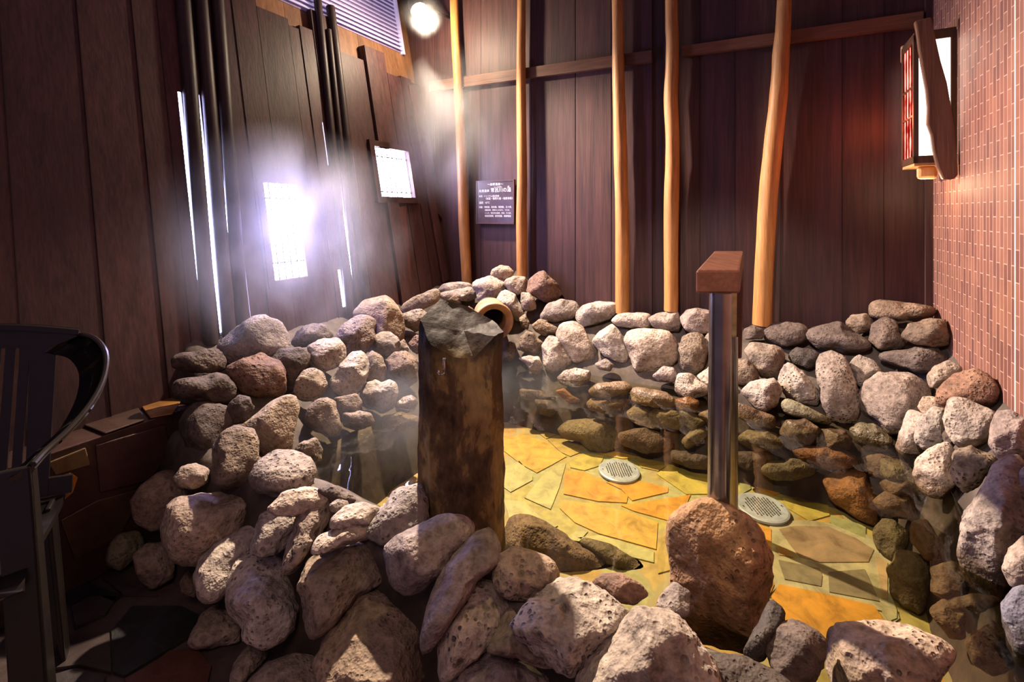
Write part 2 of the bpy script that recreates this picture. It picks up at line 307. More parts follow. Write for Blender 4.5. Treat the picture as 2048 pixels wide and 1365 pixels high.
ROCKS = '''
L|1|low flat dark slab at the left end of the left wall rocks, topmost there|D|2|100,600 150,555 400,530 440,540 500,620 480,690 380,700 200,700 110,660
L|1|large smooth rounded boulder at the foot of the bright wall slits|P|1|425,530 440,480 540,400 700,290 780,285 900,340 960,430 975,510 900,590 700,650 520,660 470,600
L|1|small dark domed rock under the tall lower window|D|5|1000,480 1050,390 1150,338 1230,345 1290,400 1310,450 1200,490 1050,510
L|1|faceted grey boulder leaning between the tall window and the dark poles|P|6|1335,450 1400,340 1480,278 1560,280 1630,320 1615,380 1625,470 1550,550 1430,570 1365,490
L|1|tall smooth boulder with pointed top, below the three thin dark poles|T|1|1470,260 1560,170 1700,120 1740,150 1800,210 1830,280 1845,360 1845,460 1780,510 1650,500 1620,340 1520,310
L|1|pinkish angular block lit on its blunt right face, mid left bank|W|3|1140,590 1130,510 1250,445 1350,450 1400,520 1390,600 1330,655 1220,710 1150,670
L|1|dark shadowed rock wedged between the reddish rock and the pinkish block|D|3|830,600 900,540 1050,520 1130,570 1130,650 1060,700 1040,800 960,860 920,740 880,650
L|1|reddish pitted rock with an arched top in the left bank|R|9|515,670 600,620 700,590 760,560 820,590 900,630 950,740 930,840 880,895 760,880 640,840 560,760
L|1|dim slab lying under the low flat dark slab|D|2|130,770 260,740 420,715 500,725 570,820 545,895 480,930 330,930 220,900 110,860
L|1|small egg shaped rock below the pinkish angular block|T|3|1035,770 1090,700 1160,683 1230,710 1270,780 1250,850 1180,910 1080,915 1020,870
L|1|leaf shaped bright rock standing tilted beside the egg shaped rock|W|3|1300,770 1380,640 1450,570 1530,550 1570,610 1570,710 1540,790 1480,865 1400,880 1320,850
L|1|narrow brown rock right of the leaf shaped rock|B|3|1565,600 1610,545 1680,590 1710,670 1690,760 1610,790 1550,740
L|1|grey blunt rock above the narrow brown rock|G|3|1615,450 1680,400 1760,405 1810,450 1820,540 1750,580 1680,610 1635,550
L|1|rough craggy rock at the water left of the stone post|B|5|1715,620 1780,560 1860,550 1930,600 1955,660 1940,760 1890,800 1840,775 1790,750 1715,710
L|1|tiny upright pinkish stone above the rough craggy rock|T|1|1812,480 1850,455 1885,520 1875,570 1820,570
L|1|small brick red porous stone just left of the stone post|R|9|1890,480 1940,425 1990,425 2000,540 1950,555 1900,525
L|1|knobbly bright rock with wrinkled twin top standing in the water|W|5|1535,860 1570,780 1640,765 1680,790 1740,757 1790,800 1795,880 1760,960 1690,1000 1570,960
L|1|large dark reddish dome at the near end of the left bank|D|2|180,1010 250,950 360,935 480,960 540,1040 550,1120 500,1250 420,1350 300,1365 210,1260 170,1150 150,1080
L|1|smooth bean shaped tan boulder leaning right over the water|T|1|590,1130 700,1060 820,960 960,885 1020,910 1040,990 1010,1130 990,1250 970,1330 760,1340 700,1240 630,1170
L|1|dark rock sunk in the gap above the bean shaped boulder|D|3|530,940 600,880 680,900 705,980 660,1070 560,1090 520,1010
L|1|rock with a bright broken toe dipping into the water|B|3|1125,1000 1190,920 1280,895 1325,930 1340,1020 1367,1110 1340,1172 1270,1185 1180,1140 1105,1070
L|1|small pale rough stone poking from the water beyond the near rim|T|4|1025,1290 1080,1220 1180,1205 1230,1280 1215,1365 1120,1375 1050,1350
L|1|low pale stone half sunk at the water just left of the post|W|2|1790,950 1850,890 1910,880 1955,930 1930,985 1860,1010 1800,1000
L|1|plain stone tucked low under the leaf shaped rock|B|2|1330,900 1420,880 1490,870 1530,930 1500,1000 1400,1010 1340,970
F|2|egg topped boulder standing tallest on the near left rim|B|4|570,300 580,170 630,90 700,65 770,80 800,150 790,240 750,340 650,370 580,350
F|2|dented pale grey boulder beside the tallest one at the water|G|5|770,310 820,230 900,190 980,185 1050,220 1085,280 1065,360 980,405 880,410 790,370
F|2|small smooth stone left of the tallest near left boulder|T|1|380,330 420,270 490,253 565,290 555,350 470,375 400,375
F|2|smooth dim boulder at the outer left end of the near rim|B|1|165,440 220,370 300,310 390,290 420,370 490,385 420,470 360,540 270,580 190,550
F|2|big boulder split by a deep ragged slot along its top|T|2|335,570 360,470 420,430 600,410 740,365 810,358 855,400 840,440 800,500 780,530 690,630 570,700 500,750 390,730 345,660
F|2|long smooth loaf shaped boulder sloping down left|W|2|490,830 530,720 600,660 760,570 850,530 870,590 800,650 740,750 670,840 640,915 560,950 510,910
F|2|creviced rock with a rough flat top above the square boulder|W|5|790,610 830,510 920,490 1010,480 1020,570 950,660 900,700 820,720 760,700
F|2|pale domed rock at the top of the near left cluster|W|3|860,480 940,400 1030,373 1110,385 1165,420 1110,480 1000,510 910,510
F|2|narrow porous rock standing upright like a slanted finger|G|9|965,650 1010,520 1080,450 1150,418 1178,450 1160,540 1110,630 1060,710 1000,790 930,800
F|2|square shouldered boulder with a dented face, front of the near left cluster|W|4|655,890 700,770 780,735 860,750 940,740 975,800 1010,860 1000,960 980,1060 930,1130 840,1175 750,1130 700,1040 670,970
F|2|small pale chip shaped stone standing on the dark slate floor|T|2|455,1165 520,1030 590,970 670,980 710,1080 695,1155 620,1175 500,1185
F|2|lower rock under the square shouldered boulder reaching the floor|T|2|660,1400 690,1270 760,1180 870,1165 850,1240 770,1320 720,1420
F|2|wide boulder with a scarred brow left of the flat ringed stone|B|3|1025,870 1070,760 1170,670 1300,643 1400,660 1455,720 1440,830 1340,910 1250,980 1190,1060 1100,1110 1045,1010
F|2|very large smooth boulder with a pale scar near the bottom edge|B|2|1120,1260 1200,1100 1290,970 1440,915 1570,960 1645,1060 1655,1200 1620,1380 1550,1460 1250,1460 1140,1400
F|2|broad low slab left of the very large scarred boulder|T|2|740,1390 860,1280 1000,1230 1090,1240 1140,1300 1150,1440 1000,1480 780,1460
F|2|low lumpy stone between the porous finger and the scarred brow boulder|W|4|1120,620 1250,560 1380,560 1395,620 1300,650 1180,690 1080,720
F|2|whitish mound on the rim left of the porous block by the post|W|2|1190,530 1250,470 1340,453 1425,480 1395,570 1290,580 1190,580
F|2|wet dark stone lying at the water behind the pale dome|D|3|1110,385 1170,360 1240,373 1305,430 1275,455 1180,440
F|2|small speckled pebble beside the wet dark stone|G|7|1172,462 1210,433 1260,443 1268,475 1220,497 1180,492
F|2|dark porous block against the left foot of the stone post|G|9|1380,610 1405,500 1500,400 1620,358 1665,440 1655,570 1560,620 1450,655
F|3|flat wedge stone with three faint rings, in front of the post|P|1|-35,470 60,400 190,340 330,275 460,282 527,340 480,440 340,590 225,730 110,750 30,700 -20,580
F|3|long narrow stone leaning between the ringed stone and the pitted rock|P|1|215,1000 270,800 340,620 430,500 560,370 640,355 685,500 690,590 560,660 480,800 400,910 330,1010 260,1140 215,1090
N|3|pitted white rock with a dark hole, front centre of the rim|W|8|325,1300 340,1050 400,920 500,780 560,700 640,697 715,780 755,870 700,1010 645,1090 560,1150 440,1240 380,1340
N|3|round porous rock cut by the bottom edge, front centre|P|7|370,1340 470,1230 600,1150 740,1155 900,1210 1000,1330 990,1430 390,1430
N|3|peaked rock half in the post shadow at the water edge|T|5|675,600 720,520 800,483 900,488 1000,550 1073,620 1070,690 980,750 880,790 760,800 690,720
N|3|large triangular speckled rock crossed by a diagonal shadow edge|W|8|800,970 900,850 1010,750 1080,678 1180,690 1300,740 1430,820 1515,920 1505,985 1390,1090 1260,1200 1195,1290 1080,1240 960,1120 840,1040
N|3|broad whitish rock left of the big brown boulder, bottom edge|W|6|1235,1340 1260,1220 1380,1085 1480,985 1560,898 1700,885 1810,915 1890,1020 2050,1215 2060,1420 1240,1420
N|3|sunken stone between the pitted rock and the triangular rock|T|3|640,1130 740,880 800,860 830,990 960,1110 1060,1220 960,1230 800,1170
N|4|smooth grey stone peeping out left of the big brown boulder|P|2|95,670 130,600 180,555 260,600 260,720 160,735
N|4|round dark brown stone right of the big brown boulder|D|3|680,870 740,780 830,752 920,790 987,870 975,970 920,1070 790,1080 720,1000
N|4|large oval mottled boulder at the bottom right|T|4|1000,890 1030,800 1110,773 1300,778 1440,800 1560,850 1645,920 1610,1000 1520,1120 1100,1140 1030,1020
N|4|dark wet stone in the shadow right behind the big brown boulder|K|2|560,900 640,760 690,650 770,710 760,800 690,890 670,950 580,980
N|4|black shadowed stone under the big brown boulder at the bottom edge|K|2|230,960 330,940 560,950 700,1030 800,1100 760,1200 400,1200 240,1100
R|4|blue grey smooth stone cut by the right edge, lowest there|U|1|1930,670 1990,600 2048,578 2120,620 2130,900 2080,1030 2000,1010 1955,850
R|4|pale rounded stone cut by the right edge above the blue grey one|W|1|1938,470 1970,380 2048,308 2110,350 2120,540 2048,587 1980,562
R|4|biggest grey boulder on the right bank, tall with a tapering foot|G|4|1718,390 1730,230 1780,120 1850,30 1890,-60 1990,-110 2060,-70 2080,200 1990,370 1940,480 1985,590 1900,605 1790,555 1735,470
R|5|long brown brick shaped stone lying highest in the right corner|B|2|315,205 325,150 380,128 520,143 640,158 740,180 730,225 640,243 500,248 380,238 325,232
R|5|small round stone left under the long brick shaped stone|B|1|163,265 200,220 290,213 322,250 322,300 270,333 220,338 178,300
R|5|wide flat dark boulder under the small round stone|D|2|-85,345 -70,325 0,288 130,273 200,320 290,380 312,420 240,452 100,452 0,425
R|5|dim flat faced slab in the middle of the right corner|D|2|325,280 420,233 470,268 490,330 525,380 505,425 370,428 310,380
R|5|dark stone with a curved rim against the tiled wall|B|3|512,345 560,280 660,248 780,258 832,340 825,395 700,410 590,395
R|5|knife edged slab pointing left beneath the curved rim stone|D|4|372,482 420,448 560,428 700,418 762,460 775,515 700,578 600,572 480,540
R|5|pinkish ridged stone above the red boulder|T|2|657,595 720,538 800,503 875,550 835,610 740,668 685,665
R|5|big red brown jagged boulder beside the tiled wall|R|3|715,745 760,658 850,588 960,558 1065,610 1135,700 1115,795 1020,800 930,775 820,755 770,790
R|5|tall grey pillar shaped rock in the right back bank|G|5|-15,570 0,478 60,463 150,488 182,560 218,680 243,760 223,865 150,903 60,865 15,770
R|5|small triangular stone between the pillar rock and the round boulder|G|2|188,520 240,473 325,500 373,560 335,625 280,673 228,645
R|5|large round boulder with a broken right side, right bank|G|3|243,745 280,658 370,588 470,568 570,600 652,650 682,720 645,805 565,840 505,943 420,935 330,895 257,845
R|5|small pink oval pebble below the red boulder|T|1|608,790 640,728 700,723 772,760 775,805 700,808 648,833
R|5|white tooth shaped stone at the right water edge|W|1|473,1035 500,940 550,813 642,840 665,870 605,960 605,1005 655,1065 600,1103 520,1083
R|5|white pitted egg beside the tooth shaped stone|W|7|588,965 630,858 700,798 772,808 783,890 763,985 703,1045 640,1045 598,1005
R|5|two toned block, bright left and dark right, by the tiled wall|W|2|778,860 800,768 830,738 920,758 1085,830 1075,920 1045,995 960,1015 880,1043 828,993 788,935
R|5|smooth grey facet stone cut by the right edge beside the two toned block|P|1|1065,915 1098,830 1180,828 1295,888 1320,1090 1220,1145 1120,1115 1055,1015
R|5|lower white boulder at the right water edge|W|4|582,1205 620,1108 700,1048 780,1023 833,1070 835,1160 823,1270 763,1345 680,1335 620,1283
R|5|dark porous lump right of the lower white boulder|B|9|817,1165 850,1068 940,1043 1040,1068 1105,1110 1045,1185 965,1295 900,1315 838,1255
R|5|low domed wet stone rising from the water under the round boulder|V|4|187,935 250,898 330,898 400,938 443,1000 405,1055 300,1058 218,993
R|5|dark sliver of stone between the white pitted egg and the two toned block|D|2|757,965 790,928 845,1000 815,1055 768,1013
R|5|rounded stone cut by the right edge above the biggest grey boulder|G|2|1215,1210 1290,1150 1330,1220 1320,1365 1210,1370 1188,1285
K|6|blunt grey stone at the left end of the back row|G|1|238,205 290,138 360,116 440,133 462,185 425,222 320,243 248,232
K|6|plump stone just left of the third log in the back row|G|2|447,190 490,150 580,128 672,138 688,180 645,222 560,253 490,268 452,232
K|6|small white lit stone under the foot of the third log|W|1|657,238 700,203 800,193 872,203 878,262 862,293 760,278 690,268
K|6|blocky stone under the foot of the fourth log|G|1|872,228 930,193 1032,188 1053,240 1043,303 960,293 898,272
K|6|dark purple stone behind the steel post in the back row|P|2|1058,222 1090,178 1150,171 1232,188 1240,300 1150,318 1088,292
K|6|tall white lit boulder with a knuckle top, left of centre back|W|2|333,322 360,263 430,248 482,280 513,350 563,400 563,472 510,493 430,473 388,422 348,372
K|6|shield shaped pale grey stone next to the tall white boulder|W|1|548,352 590,298 655,266 702,310 743,380 753,440 732,483 680,473 608,433 568,393
K|6|largest hexagonal white stone in the centre of the back bank|W|2|738,352 760,303 850,293 980,308 1023,360 1033,440 1003,493 920,533 850,543 797,523 768,443
K|6|upright brown oval stone left of the steel post|B|4|1048,420 1070,338 1120,316 1182,328 1203,400 1193,492 1140,553 1068,543 1047,492
K|6|grey stone half hidden behind the steel post|G|2|1188,360 1215,318 1290,318 1300,400 1240,430 1198,403
K|6|bright white rock at the water just left of the steel post|W|3|1028,602 1050,558 1100,548 1160,588 1218,640 1203,672 1120,693 1050,683 1027,652
K|6|pale stone hidden partly by the steel post at the water|W|5|1157,562 1225,508 1290,520 1290,620 1200,618
K|6|small bright stone standing alone in the water at the back|W|4|343,572 380,538 440,518 522,538 533,582 490,613 400,623 358,603
K|6|white stone with three dark holes, right of the spout water|W|4|248,392 290,338 342,348 393,420 413,482 370,523 300,543 262,493
K|6|bright curled stone in the steam right of the stone post|W|2|103,462 170,448 227,453 248,512 222,553 180,533 148,482
K|6|dark oval stone beside the foot of the fifth log|D|3|1547,312 1590,263 1680,251 1772,268 1813,312 1782,362 1690,388 1600,378 1552,352
K|6|small brick like stone under the foot of the fifth log|D|1|1432,292 1480,268 1552,273 1555,312 1530,343 1440,348
K|6|pinkish stepped block with a shadowed top, right of the steel post|T|2|1442,422 1480,373 1560,383 1642,400 1663,440 1643,562 1580,583 1530,563 1478,482
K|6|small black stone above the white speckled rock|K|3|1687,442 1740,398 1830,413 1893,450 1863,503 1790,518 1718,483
K|6|white speckled pitted rock right of the triangular stone|W|9|1637,602 1650,528 1700,498 1772,548 1843,640 1873,702 1843,733 1750,723 1678,683
K|6|white triangular stone pointing down into the water|W|3|1417,652 1480,598 1600,583 1643,640 1623,722 1550,773 1498,743
K|6|brown oval pebble just right of the steel post|B|4|1350,560 1360,480 1450,473 1503,520 1513,572 1470,613 1400,610
K|6|small stone low under the shield shaped stone|G|1|557,492 620,463 663,500 643,533 580,523
K|6|pale wet stone under the largest hexagonal stone|P|2|897,562 960,508 1012,518 1043,572 1000,603 928,593
K|6|small lumpy stone under the blunt grey stone|B|3|193,262 240,233 290,258 333,280 333,313 250,313 203,292
K|6|long flat stone just under the water right of the triangular stone|V|2|1648,732 1690,698 1760,728 1945,822 1905,855 1780,815 1678,782
P|7|long wedge stone sloping up to the left of the spout pile|T|2|103,545 130,488 250,418 420,356 442,400 432,462 360,513 250,563 130,578
P|7|flat topped stone behind the peak of the stone post|W|2|428,380 490,313 600,293 705,303 748,330 705,365 640,378 500,400
P|7|long lit stone lying just above the stone post top|W|2|455,430 470,388 600,368 720,338 793,370 803,420 720,463 640,458 520,455
P|7|small brown chip above the slanted top of the post|B|2|518,462 570,408 622,413 648,492 580,503
P|7|big rounded stone at the centre of the spout pile|W|2|748,330 790,278 860,253 980,248 1043,290 1043,362 965,465 880,485 808,452 798,392
P|7|small round stone crowning the spout pile|T|2|918,237 940,178 1000,148 1080,146 1118,200 1108,262 1060,273 960,253
P|7|cracked stone under the foot of the second log|W|6|1043,312 1060,278 1130,243 1222,253 1258,300 1243,372 1160,403 1088,373
P|7|lobed red brown rock right of the second log foot|R|4|1257,382 1263,298 1330,228 1400,203 1443,250 1523,310 1553,392 1503,463 1430,473 1328,423
P|7|square tan block under the lobed red brown rock|T|2|1193,462 1200,398 1270,398 1313,450 1328,532 1270,558 1208,533
P|7|brilliant white fractured rock touching the clay spout|W|1|958,482 1020,388 1060,373 1142,410 1183,490 1218,582 1180,643 1120,623 1078,543
P|7|rough grey rock left of the stone post top|G|5|107,642 110,588 200,558 280,548 343,590 333,682 230,743 148,703
P|7|craggy rock low right of the clay spout|B|5|1197,802 1240,748 1310,768 1393,850 1373,903 1340,963 1260,943 1168,903
P|7|dark stone below the mouth of the clay spout|D|3|1037,902 1090,838 1132,858 1153,952 1100,1003 1037,993
P|7|narrow stone to the right of the spout rim|B|2|1178,622 1230,588 1268,660 1253,723 1198,703
P|7|dim knobby rock right of the spout, under the blunt grey stone|B|4|1303,692 1350,638 1422,643 1453,690 1423,783 1328,743
P|7|tiny red pebble between the post top and the spout|R|3|688,542 720,513 763,545 753,583
G|9|dim olive stone on the floor under the outer left boulder|V|2|568,655 620,588 720,568 763,620 723,705 640,763 573,743
G|9|round pinkish stone on the floor below the split boulder|T|2|712,702 780,638 882,638 923,720 913,803 800,873 738,803
G|9|small stone wedged beneath the loaf shaped boulder|B|2|953,842 990,778 1043,800 1033,913 968,893
S|4|grey faceted stone under water near the right bank, with a dark face|V|2|1248,282 1290,218 1350,218 1423,280 1423,342 1340,433 1278,372 1252,332
S|4|tall pale stone under water below the grey faceted one|V|3|1328,482 1370,398 1450,388 1533,430 1533,602 1500,693 1400,693 1348,602
S|4|large red brown stone under the water at the right|O|1|985,0 1100,-62 1200,-22 1253,100 1253,243 1130,183 1018,102
S|4|brown rounded stone under water between the red stone and the right bank|B|1|1247,112 1330,58 1450,88 1483,212 1380,203 1278,152
S|4|long dark stone under water at the lower right|B|1|1540,700 1620,640 1730,730 1740,850 1650,840
S|4|dim oval stone under water against the right bank|B|1|1450,230 1530,220 1600,330 1600,420 1520,420 1450,330
S|6|flat sunlit stone under water at the back, left of two|T|1|523,652 570,608 730,596 763,630 743,672 650,693 558,683
S|6|flat sunlit stone under water at the back, right of two|T|1|768,662 790,628 960,658 1013,700 1033,743 900,743 788,713
S|6|dim stone under water below the left flat sunlit stone|B|1|503,722 540,692 680,702 763,700 753,753 640,783 538,763
S|6|slanted grey stone under water below the right flat sunlit stone|V|1|743,772 790,728 870,748 883,790 933,873 850,863 768,823
S|6|rounded grey stone under water beneath the bright white rock|V|1|868,792 910,753 1032,768 1083,840 1040,873 948,853
S|6|wide greenish twin lobed stone at the far edge of the yellow floor|V|1|343,872 420,828 560,820 643,850 673,900 683,972 620,1008 520,993 478,943 388,933
S|6|mossy stone under water left of the steel post|V|1|1067,942 1120,878 1200,848 1233,880 1180,943 1100,988
S|6|green grey stone under water right of the steel post|V|1|1388,932 1480,868 1602,898 1663,960 1603,1003 1480,993
S|6|speckled stone under water below the white speckled rock|B|2|1637,902 1680,828 1780,818 1873,880 1853,963 1758,963
S|6|broad green stone on the pool floor beyond the far drain|V|1|1518,1112 1580,1068 1700,1048 1833,1068 1833,1133 1720,1168 1600,1168
S|6|orange stained stone under water below the domed wet stone|O|1|1718,1002 1800,968 2003,998 2050,1040 1950,1073 1778,1063
S|6|orange stone under water below the bright white rock|O|1|1028,702 1100,688 1163,708 1153,773 1080,783 1038,743
S|6|small orange stone under water below the lone bright stone|O|1|328,652 380,638 443,688 483,712 400,718
S|6|pale curved stone under water between the bright rock and steel post|V|1|1047,762 1150,788 1203,830 1130,883 1078,843
S|6|long dark stone under water right of the twin lobed stone|D|1|698,902 850,868 1003,938 1003,993 850,1013 718,963
S|6|dark brown stone under water along the back, below the pale wet stone|B|1|1390,720 1500,760 1600,800 1600,870 1480,850 1390,800
S|3|broad dark brown boulder under water right of the post foot|B|1|745,480 770,330 800,262 880,265 1000,310 1090,380 1200,440 1400,525 1445,590 1405,695 1250,715 1090,700 1000,600 850,500
S|3|grey boulder under water overlapping behind the broad brown one|V|1|1195,442 1270,412 1420,458 1560,538 1605,620 1593,695 1450,640 1300,500
S|3|reddish boulder under water below the grey one, near the rim|R|1|1307,692 1370,638 1480,638 1593,700 1645,770 1563,835 1420,805 1328,743
S|5|flat orange stone under water left of the domed wet stone|O|1|-60,1060 20,1035 150,1055 232,1110 205,1160 60,1172 -50,1130
S|5|brown slab under water between the domed wet stone and the lower white boulder|B|1|238,1120 370,1078 500,1110 572,1180 430,1255 330,1232
S|5|dark slanted stone under water beneath the lower white boulder|B|1|380,1260 560,1192 640,1300 560,1365 440,1350
S|4|pale flat stone under water beside the blue grey stone|T|1|1640,660 1760,610 1900,618 1935,660 1830,700 1690,705
S|4|dark brown stone under water below the biggest grey boulder|B|1|1560,470 1680,440 1760,520 1740,620 1640,640 1560,590
S|4|rough brown stone under water at the lower right corner|B|3|1750,860 1880,760 1960,860 1990,1000 1880,1040 1780,980
S|4|murky stone under water right of the red brown stone|V|1|1290,-110 1400,-90 1500,-20 1560,70 1480,85 1380,40 1290,-20
S|6|murky stone under water between the mossy stone and the steel post|D|1|1010,1000 1100,1010 1220,1030 1220,1110 1110,1100 1010,1060
S|6|brown stone under water above the orange stained stone|B|1|1880,880 1990,870 2060,930 2040,990 1930,985 1870,950
S|6|dim stone under water right of the pale curved stone|B|1|1160,790 1230,760 1330,800 1340,870 1230,850
S|6|dark stone under water beside the broad green stone|D|1|1380,1010 1480,1010 1560,1040 1540,1090 1450,1110 1380,1080
S|6|small dark stone under water at the left of the back edge|D|1|205,700 300,710 340,760 300,800 230,780
S|6|long dim stone under water left of the twin lobed stone|B|1|120,640 230,650 300,690 210,720 130,690
S|1|murky stone under water below the knobbly bright rock|B|1|1390,1010 1500,1000 1600,1020 1620,1090 1500,1140 1400,1110
S|1|wide brown stone under water left of the stone post|B|1|1690,1040 1830,1010 1960,1040 1960,1110 1820,1150 1700,1120
'''
GRIDS = {}
def ico(level):
    if level not in GRIDS:
        bm = bmesh.new(); bmesh.ops.create_icosphere(bm, subdivisions=level, radius=1.0)
        GRIDS[level] = (np.array([v.co[:] for v in bm.verts]), [tuple(v.index for v in f.verts) for f in bm.faces]); bm.free()
    return GRIDS[level]
def outline(pts, n=96):
    pts = np.array(pts, float)
    x, y = pts[:, 0], pts[:, 1]; x2, y2 = np.roll(x, -1), np.roll(y, -1)
    cr = x * y2 - x2 * y; A = cr.sum() / 2
    cx = ((x + x2) * cr).sum() / (6 * A); cy = ((y + y2) * cr).sum() / (6 * A)
    r = np.zeros(n)
    for i in range(n):
        th = 2 * math.pi * i / n; dx, dy = math.cos(th), -math.sin(th); best = 0
        for (ax, ay), (bx, by) in zip(pts, np.roll(pts, -1, axis=0)):
            ex, ey = bx - ax, by - ay; det = dx * (-ey) + dy * ex
            if abs(det) < 1e-9: continue
            fx, fy = ax - cx, ay - cy
            t = (fx * (-ey) + fy * ex) / det; u = (dx * fy - dy * fx) / det
            if t > 0 and -1e-6 <= u <= 1 + 1e-6: best = max(best, t)
        r[i] = best if best > 0 else math.sqrt(abs(A) / math.pi)
    k = np.array([1, 3, 5, 3, 1.]); k /= k.sum()
    rr = np.concatenate([r[-2:], r, r[:2]]); r = np.convolve(rr, k, 'valid')
    return cx, cy, abs(A), r
def make_rock(name, pts, tone, pit, seed, lift=0.0, thick=0.75, Yfix=None, tilt=1.0):
    rnd = random.Random(seed)
    cx, cy, A, rad = outline(pts); n = len(rad)
    Yc = hit(min(max(cx, -200), 2300), cy) - lift
    if Yfix: Yc = Yfix(cx, cy)
    rm = math.sqrt(A / math.pi) * Yc / F; tk = thick * rm
    V, faces = ico(5 if A > 16000 else 4)
    e = 0.82
    rho = np.hypot(V[:, 0], V[:, 1]); th = np.arctan2(V[:, 1], V[:, 0])
    Q = np.column_stack([np.cos(th) * rho ** e, np.sin(th) * rho ** e, np.sign(V[:, 2]) * np.abs(V[:, 2]) ** e])
    for _ in range(7):                                   # worn flats
        nv = np.array([rnd.gauss(0, 1), rnd.gauss(0, 1), abs(rnd.gauss(0, 1)) * 0.9 + 0.35]); nv /= np.linalg.norm(nv)
        over = np.maximum(0, Q @ nv - rnd.uniform(0.70, 0.92)); Q -= np.outer(over, nv) * 0.85
    rho2 = np.hypot(Q[:, 0], Q[:, 1]); th2 = np.arctan2(Q[:, 1], Q[:, 0]) % (2 * math.pi)
    fi = th2 / (2 * math.pi) * n; i0 = fi.astype(int) % n; i1 = (i0 + 1) % n; fr = fi - np.floor(fi)
    R = (rad[i0] * (1 - fr) + rad[i1] * fr) * (1.13 if tilt > 1 else 1.11)
    px = cx + R * rho2 * np.cos(th2); py = cy - R * rho2 * np.sin(th2)
    rc, sc_ = (cx - CX) / F, (cy - HY) / F; r1, s1 = (px - CX) / F, (py - HY) / F
    sc_, s1 = (sc_, s1) if sc_ > 0 else (0.0, s1 * 0)
    Y = Yc * (1 + rc * rc + tilt * sc_ * sc_) / (1 + rc * r1 + tilt * sc_ * s1) - tk * Q[:, 2] / math.sqrt(1 + rc * rc + sc_ * sc_)
    X = (px - CX) / F * Y; Z = CAMZ - (py - HY) / F * Y
    cen = Vector(((cx - CX) / F * Yc, Yc, CAMZ - (cy - HY) / F * Yc))
    W = np.column_stack([X, Y, Z]) - np.array(cen)
    so = Vector((seed * 3.7, seed * 1.3, seed * 2.1)); f1 = 1.5 / rm; f2 = 5.0 / rm
    am = 0.08 if pit < 3 else 0.11
    for i in range(len(W)):
        v = Vector(W[i]); d = v.normalized()
        h = am * noise.fractal(v * f1 + so, 1.0, 2.0, 3) + (0.02 + 0.006 * pit) * noise.fractal(v * f2 + so, 0.9, 2.0, 3)
        W[i] += np.array(d) * (h * rm * 0.8)
    W += np.array(cen)
    c = 0.8719 * W[:, 0] - 0.4896 * W[:, 1]; d = 0.4896 * W[:, 0] + 0.8719 * W[:, 1]
    lw = WALL_L + 0.012 - LEAN * (W[:, 2] - 0.58)
    c = np.clip(c, lw, WALL_C - 0.006); d = np.minimum(d, WALL_D - 0.006)
    W = np.column_stack([0.8719 * c + 0.4896 * d, -0.4896 * c + 0.8719 * d, np.maximum(W[:, 2], 0.0)]) - np.array(cen)
    o = mesh_obj(name, W, faces, M['rock'], smooth=True)
    o.location = cen
    k = rnd.uniform(0.82, 1.08) * 0.85; wm = rnd.uniform(-0.04, 0.05)
    o.color = (tone[0] * k * (1 + wm), tone[1] * k, tone[2] * k * (1 - wm), min(1, (pit + 1.5) / 9.0))
    return o
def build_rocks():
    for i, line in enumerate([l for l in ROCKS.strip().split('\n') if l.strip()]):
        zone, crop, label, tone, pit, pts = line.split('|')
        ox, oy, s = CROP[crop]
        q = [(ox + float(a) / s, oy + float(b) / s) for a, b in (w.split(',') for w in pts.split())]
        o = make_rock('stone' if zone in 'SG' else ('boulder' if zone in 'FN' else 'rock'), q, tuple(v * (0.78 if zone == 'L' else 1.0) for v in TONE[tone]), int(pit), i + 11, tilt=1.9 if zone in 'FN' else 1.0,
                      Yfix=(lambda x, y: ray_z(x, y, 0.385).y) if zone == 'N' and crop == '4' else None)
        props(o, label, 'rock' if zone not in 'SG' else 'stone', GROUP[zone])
    # the upright brown boulder that carries the handrail
    q = [(1280 + a / 2.667, 960 + b / 2.667) for a, b in [(178, 330), (190, 230), (250, 150), (350, 122), (450, 165), (560, 215), (645, 290), (672, 400), (672, 620), (668, 760), (620, 870), (440, 905), (280, 890), (205, 800), (184, 650), (176, 480)]]
    o = make_rock('boulder', q, (0.40, 0.225, 0.105), 4, 411, thick=0.62, Yfix=lambda x, y: 1.05, tilt=0.35)
    props(o, 'tall rounded brown mottled boulder with a steel handrail post set in its top', 'rock', 'boulders on the near rim of the bath')
